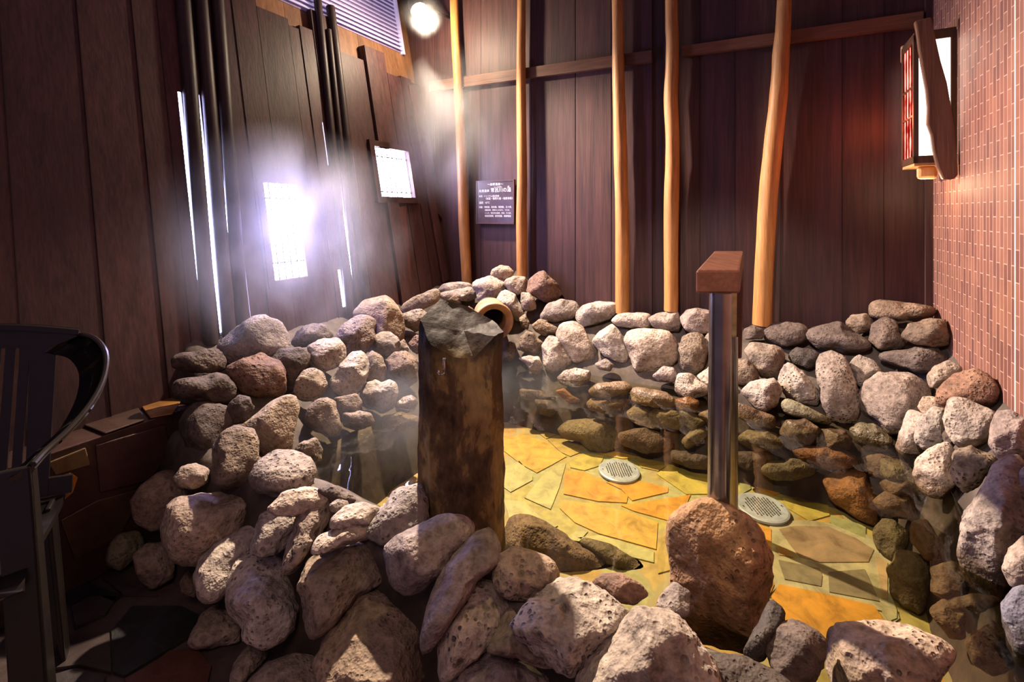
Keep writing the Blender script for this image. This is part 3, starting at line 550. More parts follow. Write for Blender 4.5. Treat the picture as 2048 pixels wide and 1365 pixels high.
# ================================================================ SETTING
def LW(d, z, off=0.0):                              # point on the leaning left wall (off > 0 = into the room)
    return CDz(WALL_L - LEAN * (z - 0.58) + off, d, z)
def L_dz(px, py, off=0.0):
    p = ray_L(px, py, off); return toCD(p.x, p.y)[1], p.z
def rect_L(corners, off=0.0):                       # photo corners (tl, tr, br, bl) -> d0, d1, z0, z1
    q = [L_dz(*c, off) for c in corners]
    return (q[0][0] + q[3][0]) / 2, (q[1][0] + q[2][0]) / 2, (q[2][1] + q[3][1]) / 2, (q[0][1] + q[1][1]) / 2
win_low = rect_L([(527, 365), (592, 370), (610, 553), (545, 562)])
win_up = rect_L([(743, 291), (812, 306), (824, 395), (757, 394)])
SLITS = []
for (x0, y0, x1, y1, w) in [(363, 185, 405, 680, 7.0), (399, 190, 439, 670, 10.5), (434, 200, 471, 655, 3.0), (482, 440, 497, 640, 1.3),
                            (646, 245, 655, 330, 1.6), (668, 250, 706, 604, 3.0), (677, 540, 689, 614, 5.5), (715, 480, 727, 600, 1.3)]:
    a = L_dz(x0, y0); b = L_dz(x1, y1); m = L_dz((x0 + x1) / 2, (y0 + y1) / 2)
    e = L_dz((x0 + x1) / 2 + w, (y0 + y1) / 2)
    wd = abs(e[0] - m[0])
    SLITS.append((m[0] - wd / 2, m[0] + wd / 2, b[1], a[1]))
rnd = random.Random(3)
jp = [-420, -180, 22, 185, 300, 352, 425, 510, 560, 622, 645, 672, 715, 768, 790, 812, 838, 858, 880]
jd = [L_dz(p, 400)[0] for p in jp] + [WALL_D]
topy = {510: (540, 10), 560: (600, 48), 622: (640, 75), 645: (660, 75), 672: (692, 50), 715: (737, 125), 768: (772, 112), 790: (795, 118), 812: (812, 160), 838: (838, 166), 858: (850, 175), 880: (860, 180)}
wb = MB()
holes = [(win_low[0], win_low[1], win_low[2], win_low[3]), (win_up[0], win_up[1], win_up[2], win_up[3])] + SLITS
for i in range(len(jp)):
    d0, d1 = jd[i], jd[i + 1]
    top = L_dz(*topy[jp[i]])[1] if jp[i] in topy else 3.3
    t = rnd.uniform(0.75, 1.2); tone = (t, t * rnd.uniform(0.94, 1.05), t * rnd.uniform(0.94, 1.1))
    off = rnd.uniform(0.0, 0.006)
    if jp[i] == 768: off = 0.03
    cuts = sorted({d0, d1} | {x for h in holes for x in h[:2] if d0 < x < d1})
    for a, b in zip(cuts, cuts[1:]):
        mid = (a + b) / 2
        iv = [(0.0, top)]
        for h in holes:
            if h[0] - 1e-6 <= mid <= h[1] + 1e-6:
                iv = [s for lo, hi in iv for s in ((lo, min(hi, h[2])), (max(lo, h[3]), hi)) if s[1] - s[0] > 1e-4]
        for lo, hi in iv:
            inn = CDz(-0.03 - off, 0, 0)
            wb.hexa([LW(a, lo, off), LW(b, lo, off), LW(b, hi, off), LW(a, hi, off)], inn, tone)
    if i: wb.hexa([LW(d0 - 0.0012, 0, 0.0065), LW(d0 + 0.0012, 0, 0.0065), LW(d0 + 0.0012, min(top, 3.3), 0.0065), LW(d0 - 0.0012, min(top, 3.3), 0.0065)], CDz(-0.004, 0, 0), (0.22, 0.2, 0.2))
wb.build('wall_left', M['wall_wood'], kind='structure')
ub = MB()                                          # paler boards above the ragged board tops
zb = 1.98
for k, (a, b) in enumerate(zip(np.linspace(0.2, WALL_D, 15)[:-1], np.linspace(0.2, WALL_D, 15)[1:])):
    t = rnd.uniform(0.75, 1.15)
    ub.hexa([LW(a + 0.001, zb, -0.035), LW(b - 0.001, zb, -0.035), LW(b - 0.001, 3.4, -0.035), LW(a + 0.001, 3.4, -0.035)], CDz(-0.02, 0, 0), (t, t, t))
ub.build('wall_left_upper', M['upper_wood'], kind='structure')
# daylight behind the gaps: bright strips right behind the boards
day = emit('daylight', (0.50, 0.53, 1.0), 36.0)
for k, (a, b, z0, z1) in enumerate(SLITS):
    g = MB(); g.hexa([LW(a - 0.004, z0, -0.005), LW(b + 0.004, z0, -0.005), LW(b + 0.004, z1, -0.005), LW(a - 0.004, z1, -0.005)], CDz(-0.003, 0, 0))
    g.build('window_%d' % (k + 4), day, kind='structure')
def lattice(n, rect, nv, hz, outer, strength, col):
    d0, d1, z0, z1 = rect
    root = MB(); fw, off = outer
    # outer frame
    root.hexa([LW(d0 - fw, z0 - fw, off), LW(d1 + fw, z0 - fw, off), LW(d1 + fw, z0, off), LW(d0 - fw, z0, off)], CDz(-off - 0.02, 0, 0))
    root.hexa([LW(d0 - fw, z1, off), LW(d1 + fw, z1, off), LW(d1 + fw, z1 + fw, off), LW(d0 - fw, z1 + fw, off)], CDz(-off - 0.02, 0, 0))
    root.hexa([LW(d0 - fw, z0, off), LW(d0, z0, off), LW(d0, z1, off), LW(d0 - fw, z1, off)], CDz(-off - 0.02, 0, 0))
    root.hexa([LW(d1, z0, off), LW(d1 + fw, z0, off), LW(d1 + fw, z1, off), LW(d1, z1, off)], CDz(-off - 0.02, 0, 0))
    fr = root.build('window_%d' % n, M['wall_wood'], kind='structure')
    p = MB(); p.hexa([LW(d0, z0, -0.012), LW(d1, z0, -0.012), LW(d1, z1, -0.012), LW(d0, z1, -0.012)], CDz(-0.004, 0, 0))
    p.build('pane', emit('pane_light_%d' % n, col, strength), fr)
    b = MB()
    for i in range(1, nv + 1):
        d = d0 + (d1 - d0) * i / (nv + 1)
        b.hexa([LW(d - 0.0024, z0, -0.006), LW(d + 0.0024, z0, -0.006), LW(d + 0.0024, z1, -0.006), LW(d - 0.0024, z1, -0.006)], CDz(-0.005, 0, 0))
    for h in hz:
        z = z0 + (z1 - z0) * h
        b.hexa([LW(d0, z - 0.003, -0.004), LW(d1, z - 0.003, -0.004), LW(d1, z + 0.003, -0.004), LW(d0, z + 0.003, -0.004)], CDz(-0.006, 0, 0))
    b.build('lattice', M['dark_pole'], fr)
lattice(1, win_low, 4, (0.17, 0.84), (0.035, 0.012), 48.0, (0.55, 0.52, 1.0))
lattice(2, win_up, 6, (0.1, 0.82), (0.04, 0.03), 36.0, (0.80, 0.74, 1.0))
# white louvre vent over the boards
lz = (L_dz(600, 18, -0.03)[1] + L_dz(795, 103, -0.03)[1]) / 2; ld = L_dz(798, 80, -0.03)[0]
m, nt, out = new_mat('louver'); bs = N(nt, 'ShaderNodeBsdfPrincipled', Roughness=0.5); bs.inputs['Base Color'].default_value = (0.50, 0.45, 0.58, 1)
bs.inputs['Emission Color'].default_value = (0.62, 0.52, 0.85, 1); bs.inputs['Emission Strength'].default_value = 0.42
L(nt, bs.outputs[0], out.inputs[0])
lv = MB()
for i in range(30):
    z = lz + 0.034 * i
    lv.hexa([LW(ld - 1.6, z + 0.013, -0.004), LW(ld, z + 0.013, -0.004), LW(ld, z + 0.035, -0.020), LW(ld - 1.6, z + 0.035, -0.020)], CDz(-0.006, 0, 0))
lo = lv.build('window_3', m, kind='structure')
lb = MB(); lb.hexa([LW(ld - 1.6, lz, -0.031), LW(ld, lz, -0.031), LW(ld, lz + 1.05, -0.031), LW(ld - 1.6, lz + 1.05, -0.031)], CDz(-0.003, 0, 0))
lb.build('backing', simple('louver_back', (0.22, 0.17, 0.30), 0.6), lo)
lf = MB(); lf.hexa([LW(ld, lz - 0.01, -0.005), LW(ld + 0.02, lz - 0.01, -0.005), LW(ld + 0.02, lz + 1.05, -0.005), LW(ld, lz + 1.05, -0.005)], CDz(-0.03, 0, 0))
lf.build('frame', m, lo)

# back wall of wide vertical boards
bp_ = [700, 800, 870, 962, 1062, 1150, 1222, 1304, 1326, 1400, 1470, 1560, 1685, 1768, 1848, 1868]
bc = []
for p in bp_:
    q = ray_D(p, 300); bc.append(toCD(q.x, q.y)[0])
bc[0] = -2.75; bc[-1] = WALL_C + 0.01
bb = MB()
for i in range(len(bc) - 1):
    a, b = bc[i], bc[i + 1]
    t = rnd.uniform(0.85, 1.1); off = rnd.uniform(0, 0.004)
    if bp_[i] == 1304: t *= 0.6; off = -0.012
    if bp_[i] == 1848: off = 0.03; t = 0.9
    y = WALL_D - off
    bb.hexa([CDz(a, y, 0), CDz(b, y, 0), CDz(b, y, 3.4), CDz(a, y, 3.4)], CDz(0, 0.04 + off, 0), (t, t * rnd.uniform(0.93, 1.03), t * rnd.uniform(0.9, 1.03)))
    bb.hexa([CDz(a - 0.0014, WALL_D - 0.0045, 0), CDz(a + 0.0014, WALL_D - 0.0045, 0), CDz(a + 0.0014, WALL_D - 0.0045, 3.4), CDz(a - 0.0014, WALL_D - 0.0045, 3.4)], CDz(0, 0.004, 0), (0.45, 0.42, 0.42))
bb.build('wall_back', M['wall_wood'], kind='structure')
def rail_on_back(n, a, b, th, tone):
    t = MB()
    q = [ray_D(a[0], a[1] + th[0], 2.745), ray_D(b[0], b[1] + th[1], 2.745), ray_D(b[0], b[1], 2.745), ray_D(a[0], a[1], 2.745)]
    t.hexa(q, CDz(0, 0.03, 0), tone)
    t.build('trim_%d' % n, M['beam_wood'], kind='structure')
rail_on_back(1, (858, 163), (1303, 100), (20, 23), (0.75, 0.7, 0.7))
rail_on_back(2, (1364, 92), (1847, 22), (20, 29), (1, 0.9, 0.8))

# tiled right wall
m, nt, out = new_mat('wall_tile')
bs = N(nt, 'ShaderNodeBsdfPrincipled'); tc = N(nt, 'ShaderNodeTexCoord')
sx = N(nt, 'ShaderNodeSeparateXYZ'); L(nt, tc.outputs['Object'], sx.inputs[0])
u = math_n(nt, 'ADD', math_n(nt, 'MULTIPLY', sx.outputs[0], 0.4896), math_n(nt, 'MULTIPLY', sx.outputs[1], 0.8719))
cx_ = N(nt, 'ShaderNodeCombineXYZ'); L(nt, math_n(nt, 'ADD', sx.outputs[2], 0.013), cx_.inputs[0]); L(nt, u, cx_.inputs[1])
br = N(nt, 'ShaderNodeTexBrick', offset=0.5)
for k, v in (('Scale', 1.0), ('Mortar Size', 0.0019), ('Mortar Smooth', 0.15), ('Brick Width', 0.100), ('Row Height', 0.0265), ('Bias', -0.1)): br.inputs[k].default_value = v
br.inputs['Color1'].default_value = (0.22, 0.095, 0.066, 1); br.inputs['Color2'].default_value = (0.115, 0.043, 0.038, 1); br.inputs['Mortar'].default_value = (0.38, 0.24, 0.19, 1)
L(nt, cx_.outputs[0], br.inputs['Vector'])
no = N(nt, 'ShaderNodeTexNoise', Scale=7.0, Detail=5.0); L(nt, tc.outputs['Object'], no.inputs['Vector'])
c = mixc(nt, 0.5, br.outputs['Color'], ramp(nt, no.outputs[0], [(0.3, (0.7, 0.68, 0.68)), (0.7, (1.25, 1.2, 1.15))]), 'MULTIPLY')
q = ray_C(2030, 500); u0 = toCD(q.x, q.y)[1]
wide = math_n(nt, 'LESS_THAN', math_n(nt, 'ABSOLUTE', math_n(nt, 'SUBTRACT', u, u0)), 0.0042)
c = mixc(nt, wide, c, (0.66, 0.50, 0.46))
L(nt, c, bs.inputs['Base Color'])
L(nt, math_n(nt, 'ADD', math_n(nt, 'MULTIPLY', br.outputs['Fac'], 0.25), 0.6), bs.inputs['Roughness'])
bpn = N(nt, 'ShaderNodeBump', Strength=0.6, Distance=0.003, invert=True); L(nt, br.outputs['Fac'], bpn.inputs['Height']); L(nt, bpn.outputs[0], bs.inputs['Normal'])
L(nt, bs.outputs[0], out.inputs[0])
t = MB(); t.hexa([CDz(WALL_C, -0.2, 0), CDz(WALL_C, WALL_D - 0.028, 0), CDz(WALL_C, WALL_D - 0.028, 3.4), CDz(WALL_C, -0.2, 3.4)], CDz(0.06, 0, 0))
t.build('wall_right', m, kind='structure')

# floor of dark slate outside the bath
fl = MB()
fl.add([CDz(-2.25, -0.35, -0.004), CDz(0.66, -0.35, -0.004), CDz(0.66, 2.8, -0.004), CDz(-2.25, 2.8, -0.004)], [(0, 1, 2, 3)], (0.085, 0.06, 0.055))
def flag(mb, pts, crop, z, tone, h=0.003):
    ox, oy, s = CROP[crop]
    w = [ray_z(ox + a / s, oy + b / s, z) for a, b in pts]
    mb.prism([p - Vector((0, 0, h + 0.004)) for p in w][::-1], Vector((0, 0, h)), tone) if False else mb.prism([p - Vector((0, 0, h)) for p in w], Vector((0, 0, h)), tone)
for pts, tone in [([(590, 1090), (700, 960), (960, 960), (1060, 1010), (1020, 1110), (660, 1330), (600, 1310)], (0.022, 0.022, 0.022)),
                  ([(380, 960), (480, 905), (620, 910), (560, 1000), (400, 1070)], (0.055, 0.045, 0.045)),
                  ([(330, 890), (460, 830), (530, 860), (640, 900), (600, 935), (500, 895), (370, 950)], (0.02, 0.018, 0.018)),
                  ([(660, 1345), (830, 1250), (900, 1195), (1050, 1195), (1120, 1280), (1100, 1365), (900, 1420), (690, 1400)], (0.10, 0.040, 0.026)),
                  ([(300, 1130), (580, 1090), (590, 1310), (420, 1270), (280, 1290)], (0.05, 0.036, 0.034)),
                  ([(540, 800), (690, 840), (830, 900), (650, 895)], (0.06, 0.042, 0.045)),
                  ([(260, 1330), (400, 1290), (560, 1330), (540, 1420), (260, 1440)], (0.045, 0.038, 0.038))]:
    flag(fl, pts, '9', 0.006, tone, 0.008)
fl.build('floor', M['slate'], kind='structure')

# flagstone floor of the bath
m, nt, out = new_mat('pool_grout')
bs = N(nt, 'ShaderNodeBsdfPrincipled', Roughness=0.7); tc = N(nt, 'ShaderNodeTexCoord')
v1 = N(nt, 'ShaderNodeTexVoronoi', Scale=5.5); n1 = N(nt, 'ShaderNodeTexNoise', Scale=25.0, Detail=7.0)
L(nt, tc.outputs['Object'], v1.inputs['Vector']); L(nt, tc.outputs['Object'], n1.inputs['Vector'])
v1.distance = 'EUCLIDEAN'
ve = N(nt, 'ShaderNodeTexVoronoi', Scale=5.5, feature='DISTANCE_TO_EDGE')
wv = mixc(nt, 0.06, tc.outputs['Object'], n1.outputs['Color']); L(nt, wv, v1.inputs['Vector']); L(nt, wv, ve.inputs['Vector'])
sxc = N(nt, 'ShaderNodeSeparateColor'); L(nt, v1.outputs['Color'], sxc.inputs[0])
cell = ramp(nt, sxc.outputs[0], [(0.0, (0.23, 0.18, 0.045)), (0.35, (0.25, 0.225, 0.06)), (0.6, (0.29, 0.17, 0.03)), (0.85, (0.23, 0.23, 0.095))])
c = mixc(nt, 1.0, cell, ramp(nt, n1.outputs[0], [(0.3, (0.7, 0.66, 0.6)), (0.65, (1.15, 1.15, 1.1))]), 'MULTIPLY')
c = mixc(nt, ramp(nt, ve.outputs['Distance'], [(0.02, (1, 1, 1)), (0.05, (0, 0, 0))]), c, (0.22, 0.19, 0.08))
L(nt, c, bs.inputs['Base Color']); L(nt, bs.outputs[0], out.inputs[0])
pb = MB()
pb.add([CDz(-1.72, 0.98, 0.0), CDz(0.5, 0.98, 0.0), CDz(0.5, 2.36, 0.0), CDz(-1.72, 2.36, 0.0)], [(0, 1, 2, 3)])
pf = pb.build('floor_bath', m, kind='structure')
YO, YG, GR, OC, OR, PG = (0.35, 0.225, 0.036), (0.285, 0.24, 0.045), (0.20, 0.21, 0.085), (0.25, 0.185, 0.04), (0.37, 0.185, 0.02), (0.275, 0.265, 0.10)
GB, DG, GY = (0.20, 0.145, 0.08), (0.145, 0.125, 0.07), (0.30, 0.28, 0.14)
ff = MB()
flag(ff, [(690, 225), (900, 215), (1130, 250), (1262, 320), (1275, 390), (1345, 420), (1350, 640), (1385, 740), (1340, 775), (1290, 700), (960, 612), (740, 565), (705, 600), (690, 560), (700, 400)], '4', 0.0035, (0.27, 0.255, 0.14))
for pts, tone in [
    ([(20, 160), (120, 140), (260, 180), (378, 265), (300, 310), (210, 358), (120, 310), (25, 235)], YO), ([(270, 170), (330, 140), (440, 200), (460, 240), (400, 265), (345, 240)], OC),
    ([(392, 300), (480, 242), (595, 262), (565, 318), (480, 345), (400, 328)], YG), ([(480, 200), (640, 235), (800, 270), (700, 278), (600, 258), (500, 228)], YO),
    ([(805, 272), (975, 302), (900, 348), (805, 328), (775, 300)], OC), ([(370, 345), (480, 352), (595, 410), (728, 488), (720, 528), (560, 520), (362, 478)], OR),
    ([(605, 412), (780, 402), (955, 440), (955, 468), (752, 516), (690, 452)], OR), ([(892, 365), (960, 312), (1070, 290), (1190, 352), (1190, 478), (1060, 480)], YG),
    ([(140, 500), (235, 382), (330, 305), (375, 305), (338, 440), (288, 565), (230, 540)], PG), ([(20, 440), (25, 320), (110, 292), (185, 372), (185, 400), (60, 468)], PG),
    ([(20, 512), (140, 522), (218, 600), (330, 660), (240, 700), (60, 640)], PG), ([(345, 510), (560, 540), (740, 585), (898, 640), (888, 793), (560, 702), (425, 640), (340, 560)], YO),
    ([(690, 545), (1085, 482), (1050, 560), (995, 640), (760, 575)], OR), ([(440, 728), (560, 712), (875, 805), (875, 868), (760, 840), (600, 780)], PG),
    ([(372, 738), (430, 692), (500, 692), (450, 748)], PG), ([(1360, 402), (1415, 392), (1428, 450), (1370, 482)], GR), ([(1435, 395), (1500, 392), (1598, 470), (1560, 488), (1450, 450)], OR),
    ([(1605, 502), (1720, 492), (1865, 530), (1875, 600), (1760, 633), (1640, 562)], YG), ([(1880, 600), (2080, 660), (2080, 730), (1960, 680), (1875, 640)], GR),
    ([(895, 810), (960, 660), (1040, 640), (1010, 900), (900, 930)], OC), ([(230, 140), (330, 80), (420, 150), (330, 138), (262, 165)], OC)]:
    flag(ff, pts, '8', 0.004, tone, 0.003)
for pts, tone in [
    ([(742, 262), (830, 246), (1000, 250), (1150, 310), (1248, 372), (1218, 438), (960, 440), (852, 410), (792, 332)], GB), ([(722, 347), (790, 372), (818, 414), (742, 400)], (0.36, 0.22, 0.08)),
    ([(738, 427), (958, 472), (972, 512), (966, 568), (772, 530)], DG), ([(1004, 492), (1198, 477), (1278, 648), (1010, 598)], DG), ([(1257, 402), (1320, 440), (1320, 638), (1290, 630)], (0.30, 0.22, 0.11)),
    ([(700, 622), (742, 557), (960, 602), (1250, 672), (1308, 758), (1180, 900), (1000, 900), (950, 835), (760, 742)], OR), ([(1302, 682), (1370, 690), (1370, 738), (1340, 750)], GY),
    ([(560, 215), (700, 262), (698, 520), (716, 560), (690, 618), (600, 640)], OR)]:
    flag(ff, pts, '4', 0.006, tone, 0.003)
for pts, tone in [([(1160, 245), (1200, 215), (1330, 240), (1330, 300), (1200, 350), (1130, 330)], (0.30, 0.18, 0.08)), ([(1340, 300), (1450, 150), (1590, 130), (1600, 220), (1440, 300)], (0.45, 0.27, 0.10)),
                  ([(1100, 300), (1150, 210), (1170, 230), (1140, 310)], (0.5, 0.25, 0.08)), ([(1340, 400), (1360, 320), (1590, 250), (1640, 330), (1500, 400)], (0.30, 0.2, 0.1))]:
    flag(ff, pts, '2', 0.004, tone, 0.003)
fo = ff.build('flagstone', M['flag'], pf)
fo['kind'] = 'stuff'

# mortar bed under the stones
cs = np.arange(-2.22, 0.665, 0.03); ds = np.arange(0.68, 2.79, 0.03)
CG, DG_ = np.meshgrid(cs, ds, indexing='ij')
Z = np.full(CG.shape, 9.0)
for dc in (-0.045, 0, 0.045):
    for dd in (-0.045, 0, 0.045):
        Z = np.minimum(Z, relief(CG + dc, DG_ + dd))
Z = Z - 0.035 - np.where((CG < -1.55) & (DG_ > 1.2), 0.05, 0.0)
vs = []
for i in range(len(cs)):
    for j in range(len(ds)):
        z = Z[i, j] + (0.018 * noise.fractal(Vector((cs[i] * 9, ds[j] * 9, 3.3)), 1, 2, 3) if Z[i, j] > 0 else 0)
        vs.append(CDz(cs[i], ds[j], z))
nj = len(ds)
fs = [(i * nj + j, (i + 1) * nj + j, (i + 1) * nj + j + 1, i * nj + j + 1) for i in range(len(cs) - 1) for j in range(nj - 1)]
bed = mesh_obj('trim_3', vs, fs, M['mortar'], smooth=True, kind='structure')

# low stone ledge along the left wall
lg = MB(); lt = 0.46; lc = WALL_L + 0.155
lg.hexa([CDz(WALL_L - 0.0, 0.25, 0), CDz(lc, 0.25, 0), CDz(lc, 1.42, 0), CDz(WALL_L - 0.0, 1.42, 0)], Vector((0, 0, lt)), (0.06, 0.03, 0.024))
def ledge_flag(pts, top, tone):
    if top: w = [ray_z(a, b, lt + 0.004) for a, b in pts]; lg.prism(w, Vector((0, 0, 0.006)), tone)
    else:   w = [ray_C(a, b, lc + 0.002) for a, b in pts]; lg.prism(w, CDz(0.006, 0, 0), tone)
ledge_flag([(280, 812), (325, 792), (362, 805), (345, 830), (300, 838)], True, (0.26, 0.115, 0.028))
ledge_flag([(165, 852), (275, 815), (290, 842), (210, 870)], True, (0.055, 0.03, 0.022))
ledge_flag([(95, 960), (140, 945), (155, 955), (145, 985), (110, 1015), (95, 1015)], False, (0.55, 0.25, 0.03))
ledge_flag([(95, 925), (170, 895), (180, 930), (110, 950)], False, (0.16, 0.11, 0.05))
ledge_flag([(190, 890), (330, 850), (340, 900), (300, 960), (200, 985)], False, (0.07, 0.035, 0.03))
ledge_flag([(120, 1040), (195, 1000), (290, 975), (240, 1070), (150, 1120)], False, (0.08, 0.045, 0.022))
lg.build('trim_4', M['slate'], kind='structure', bevel=0.004)

# water
m, nt, out = new_mat('bath_water')
tr = N(nt, 'ShaderNodeBsdfTransparent'); tr.inputs[0].default_value = (0.95, 0.92, 0.80, 1)
gl = N(nt, 'ShaderNodeBsdfGlossy', Roughness=0.015); fr = N(nt, 'ShaderNodeFresnel', IOR=1.33)
tc = N(nt, 'ShaderNodeTexCoord'); n1 = N(nt, 'ShaderNodeTexNoise', Scale=9.0, Detail=2.0); L(nt, tc.outputs['Object'], n1.inputs['Vector'])
bpn = N(nt, 'ShaderNodeBump', Strength=0.06, Distance=0.02); L(nt, n1.outputs[0], bpn.inputs['Height'])
L(nt, bpn.outputs[0], gl.inputs['Normal']); L(nt, bpn.outputs[0], fr.inputs['Normal'])
mx = N(nt, 'ShaderNodeMixShader'); L(nt, fr.outputs[0], mx.inputs[0]); L(nt, tr.outputs[0], mx.inputs[1]); L(nt, gl.outputs[0], mx.inputs[2])
L(nt, mx.outputs[0], out.inputs[0])
wt = mesh_obj('water', [CDz(-1.70, 1.0, WATER_Z), CDz(0.53, 1.0, WATER_Z), CDz(0.53, 2.42, WATER_Z), CDz(-1.70, 2.42, WATER_Z)], [(0, 1, 2, 3)], m)
props(wt, 'clear still hot spring water filling the stone bath', 'water', kind='stuff')
# ================================================================ THINGS
build_rocks()
# ---- peeled logs against the back wall
LOGS = [('tall peeled log leftmost of five against the back wall', [(905, -260, 16), (908, 0, 17), (915, 150, 18), (924, 330, 21), (928, 450, 22), (934, 568, 20)]),
        ('slender peeled log standing just right of the written plaque', [(1043, -260, 16), (1043, 0, 17), (1042, 150, 19), (1044, 350, 20), (1043, 450, 22), (1044, 553, 21)]),
        ('peeled log third from the left, above the plump stone', [(1232, -260, 21), (1235, 0, 22), (1237, 150, 24), (1241, 300, 26), (1244, 450, 26), (1245, 626, 29)]),
        ('straight peeled log fourth from the left, right of the dark gap', [(1343, -260, 23), (1343, 0, 24), (1345, 100, 25), (1342, 200, 27), (1345, 300, 26), (1343, 400, 28), (1342, 622, 27)]),
        ('thick slanting peeled log rightmost of five against the back wall', [(1578, -260, 25), (1569, 0, 26), (1562, 110, 30), (1556, 200, 32), (1541, 340, 34), (1531, 480, 34), (1524, 650, 35)])]
for k, (lab, pts) in enumerate(LOGS):
    pp, rr = [], []
    for (x, y, w) in pts:
        p = ray_D(x, y, 2.715); pp.append(p); rr.append(w / 2 / F * p.y)
    pp = catmull(pp, 6); rr = list(np.interp(np.linspace(0, 1, len(pp)), np.linspace(0, 1, len(rr)), rr))
    b = MB(); b.tube(pp, rr, 18, bump=0.07, seed=k)
    o = b.build('log_post', M['log'], smooth=True)
    props(o, lab, 'log', 'peeled logs against the back wall')
# ---- dark half round poles over the gaps in the left wall
DP = [('leftmost dark round pole between the two brightest slits', (362, -40), (422, 690), 27), ('middle dark round pole right of the widest bright slit', (397, -40), (459, 680), 25),
      ('third dark round pole, beside the thin bright slit by the tall window', (431, -40), (486, 668), 24),
      ('dark round pole passing in front of the white louvre', (631, -40), (701, 640), 15), ('thin dark pole wedged between its two neighbours', (657, 60), (719, 640), 11),
      ('dark round pole with its cut top in front of the white louvre', (661, 14), (738, 640), 17)]
for k, (lab, a, b_, w) in enumerate(DP):
    n = 8; pp = []; rr = []
    for i in range(n + 1):
        f = i / n; p = ray_L(a[0] + (b_[0] - a[0]) * f, a[1] + (b_[1] - a[1]) * f, 0.012); pp.append(p); rr.append(w / 2 / F * p.y * 1.02)
    b = MB(); b.tube(pp, rr, 16, bump=0.05, seed=k + 20, tone=(1, 1, 1))
    props(b.build('dark_pole', M['dark_pole'], smooth=True), lab, 'pole', 'dark poles against the left wall')
# ---- gnarled plank leaning in the corner
lp = [(845, 275), (853, 272), (858, 290), (861, 340), (870, 395), (884, 470), (899, 560), (888, 566), (873, 480), (862, 420), (852, 350), (848, 320)]
b = MB(); b.prism([ray_L(x, y, 0.03) for x, y in lp], CDz(-0.02, 0, 0), (1.3, 1.15, 1.1))
props(b.build('leaning_plank', M['wall_wood'], bevel=0.003), 'narrow gnarled brown plank leaning in the far corner beside the upper window', 'plank')
b = MB(); b.prism([ray_L(x, y, 0.022) for x, y in [(818, 170), (846, 172), (872, 330), (886, 440), (871, 420), (850, 330), (842, 300)]], CDz(-0.014, 0, 0), (1.1, 1.0, 1.0))
props(b.build('leaning_board', M['wall_wood'], bevel=0.002), 'dark chamfered board beneath the spot lamp in the far corner', 'board')
b = MB(); b.prism([ray_L(x, y, 0.022) for x, y in [(797, 415), (812, 412), (823, 560), (806, 590), (801, 500)]], CDz(-0.014, 0, 0), (1.9, 1.45, 1.2))
props(b.build('wood_strip', M['wall_wood'], bevel=0.002), 'reddish strip of wood fixed under the upper window', 'wood strip')

# ---- written plaque
Xw, Zw, Nw = DB, Vector((0, 0, 1)), -DS
tl, tr_, br_, bl = [ray_D(x, y, 2.752) for x, y in [(955, 362), (1029, 362), (1028, 447), (954, 447)]]
sc_ = (tl + tr_ + br_ + bl) / 4; sw = ((tr_ - tl).length + (br_ - bl).length) / 2; sh = ((tl - bl).length + (tr_ - br_).length) / 2
sg = empty('sign', sc_ - Vector((0, 0, sh / 2)), 'dark plaque with white handwritten Japanese lettering on the back wall', 'sign')
b = MB(); b.box(sc_, Xw * sw / 2, Zw * sh / 2, Nw * 0.008); b.build('board', M['sign'], sg, bevel=0.002)
b = MB()
for a_, b__ in (((0, sh / 2), (sw / 2 + 0.004, 0.004)), ((0, -sh / 2), (sw / 2 + 0.004, 0.004)), ((sw / 2, 0), (0.004, sh / 2)), ((-sw / 2, 0), (0.004, sh / 2))):
    b.box(sc_ + Xw * a_[0] + Zw * a_[1], Xw * b__[0], Zw * b__[1], Nw * 0.011)
b.build('frame', M['lantern_wood'], sg)
TXT = [("〜自家温泉〜", 0.30, 0.72, 0.085, 1), ("ところがわ", 0.48, 0.68, 0.15, .8), ("ゆ", 0.84, 0.88, 0.15, .8), ("北見温泉", 0.07, 0.35, 0.235, 1), ("常呂川の湯", 0.39, 0.92, 0.225, 1),
       ("泉質：ナトリウム塩化物泉", 0.07, 0.62, 0.36, 1), ("（加温・循環ろ過・塩素消毒）", 0.22, 0.93, 0.42, 1), ("温度：42℃", 0.07, 0.36, 0.515, 1),
       ("効能：神経痛、筋肉痛、関節痛、五十肩、", 0.07, 0.95, 0.62, 1), ("運動麻痺、関節のこわばり、うちみ、", 0.23, 0.90, 0.69, 1),
       ("くじき、慢性消化器病、痔疾、冷え症、", 0.23, 0.93, 0.76, 1), ("病後回復期、疲労回復、健康増進", 0.23, 0.93, 0.83, 1)]
lv_, lf_ = [], []
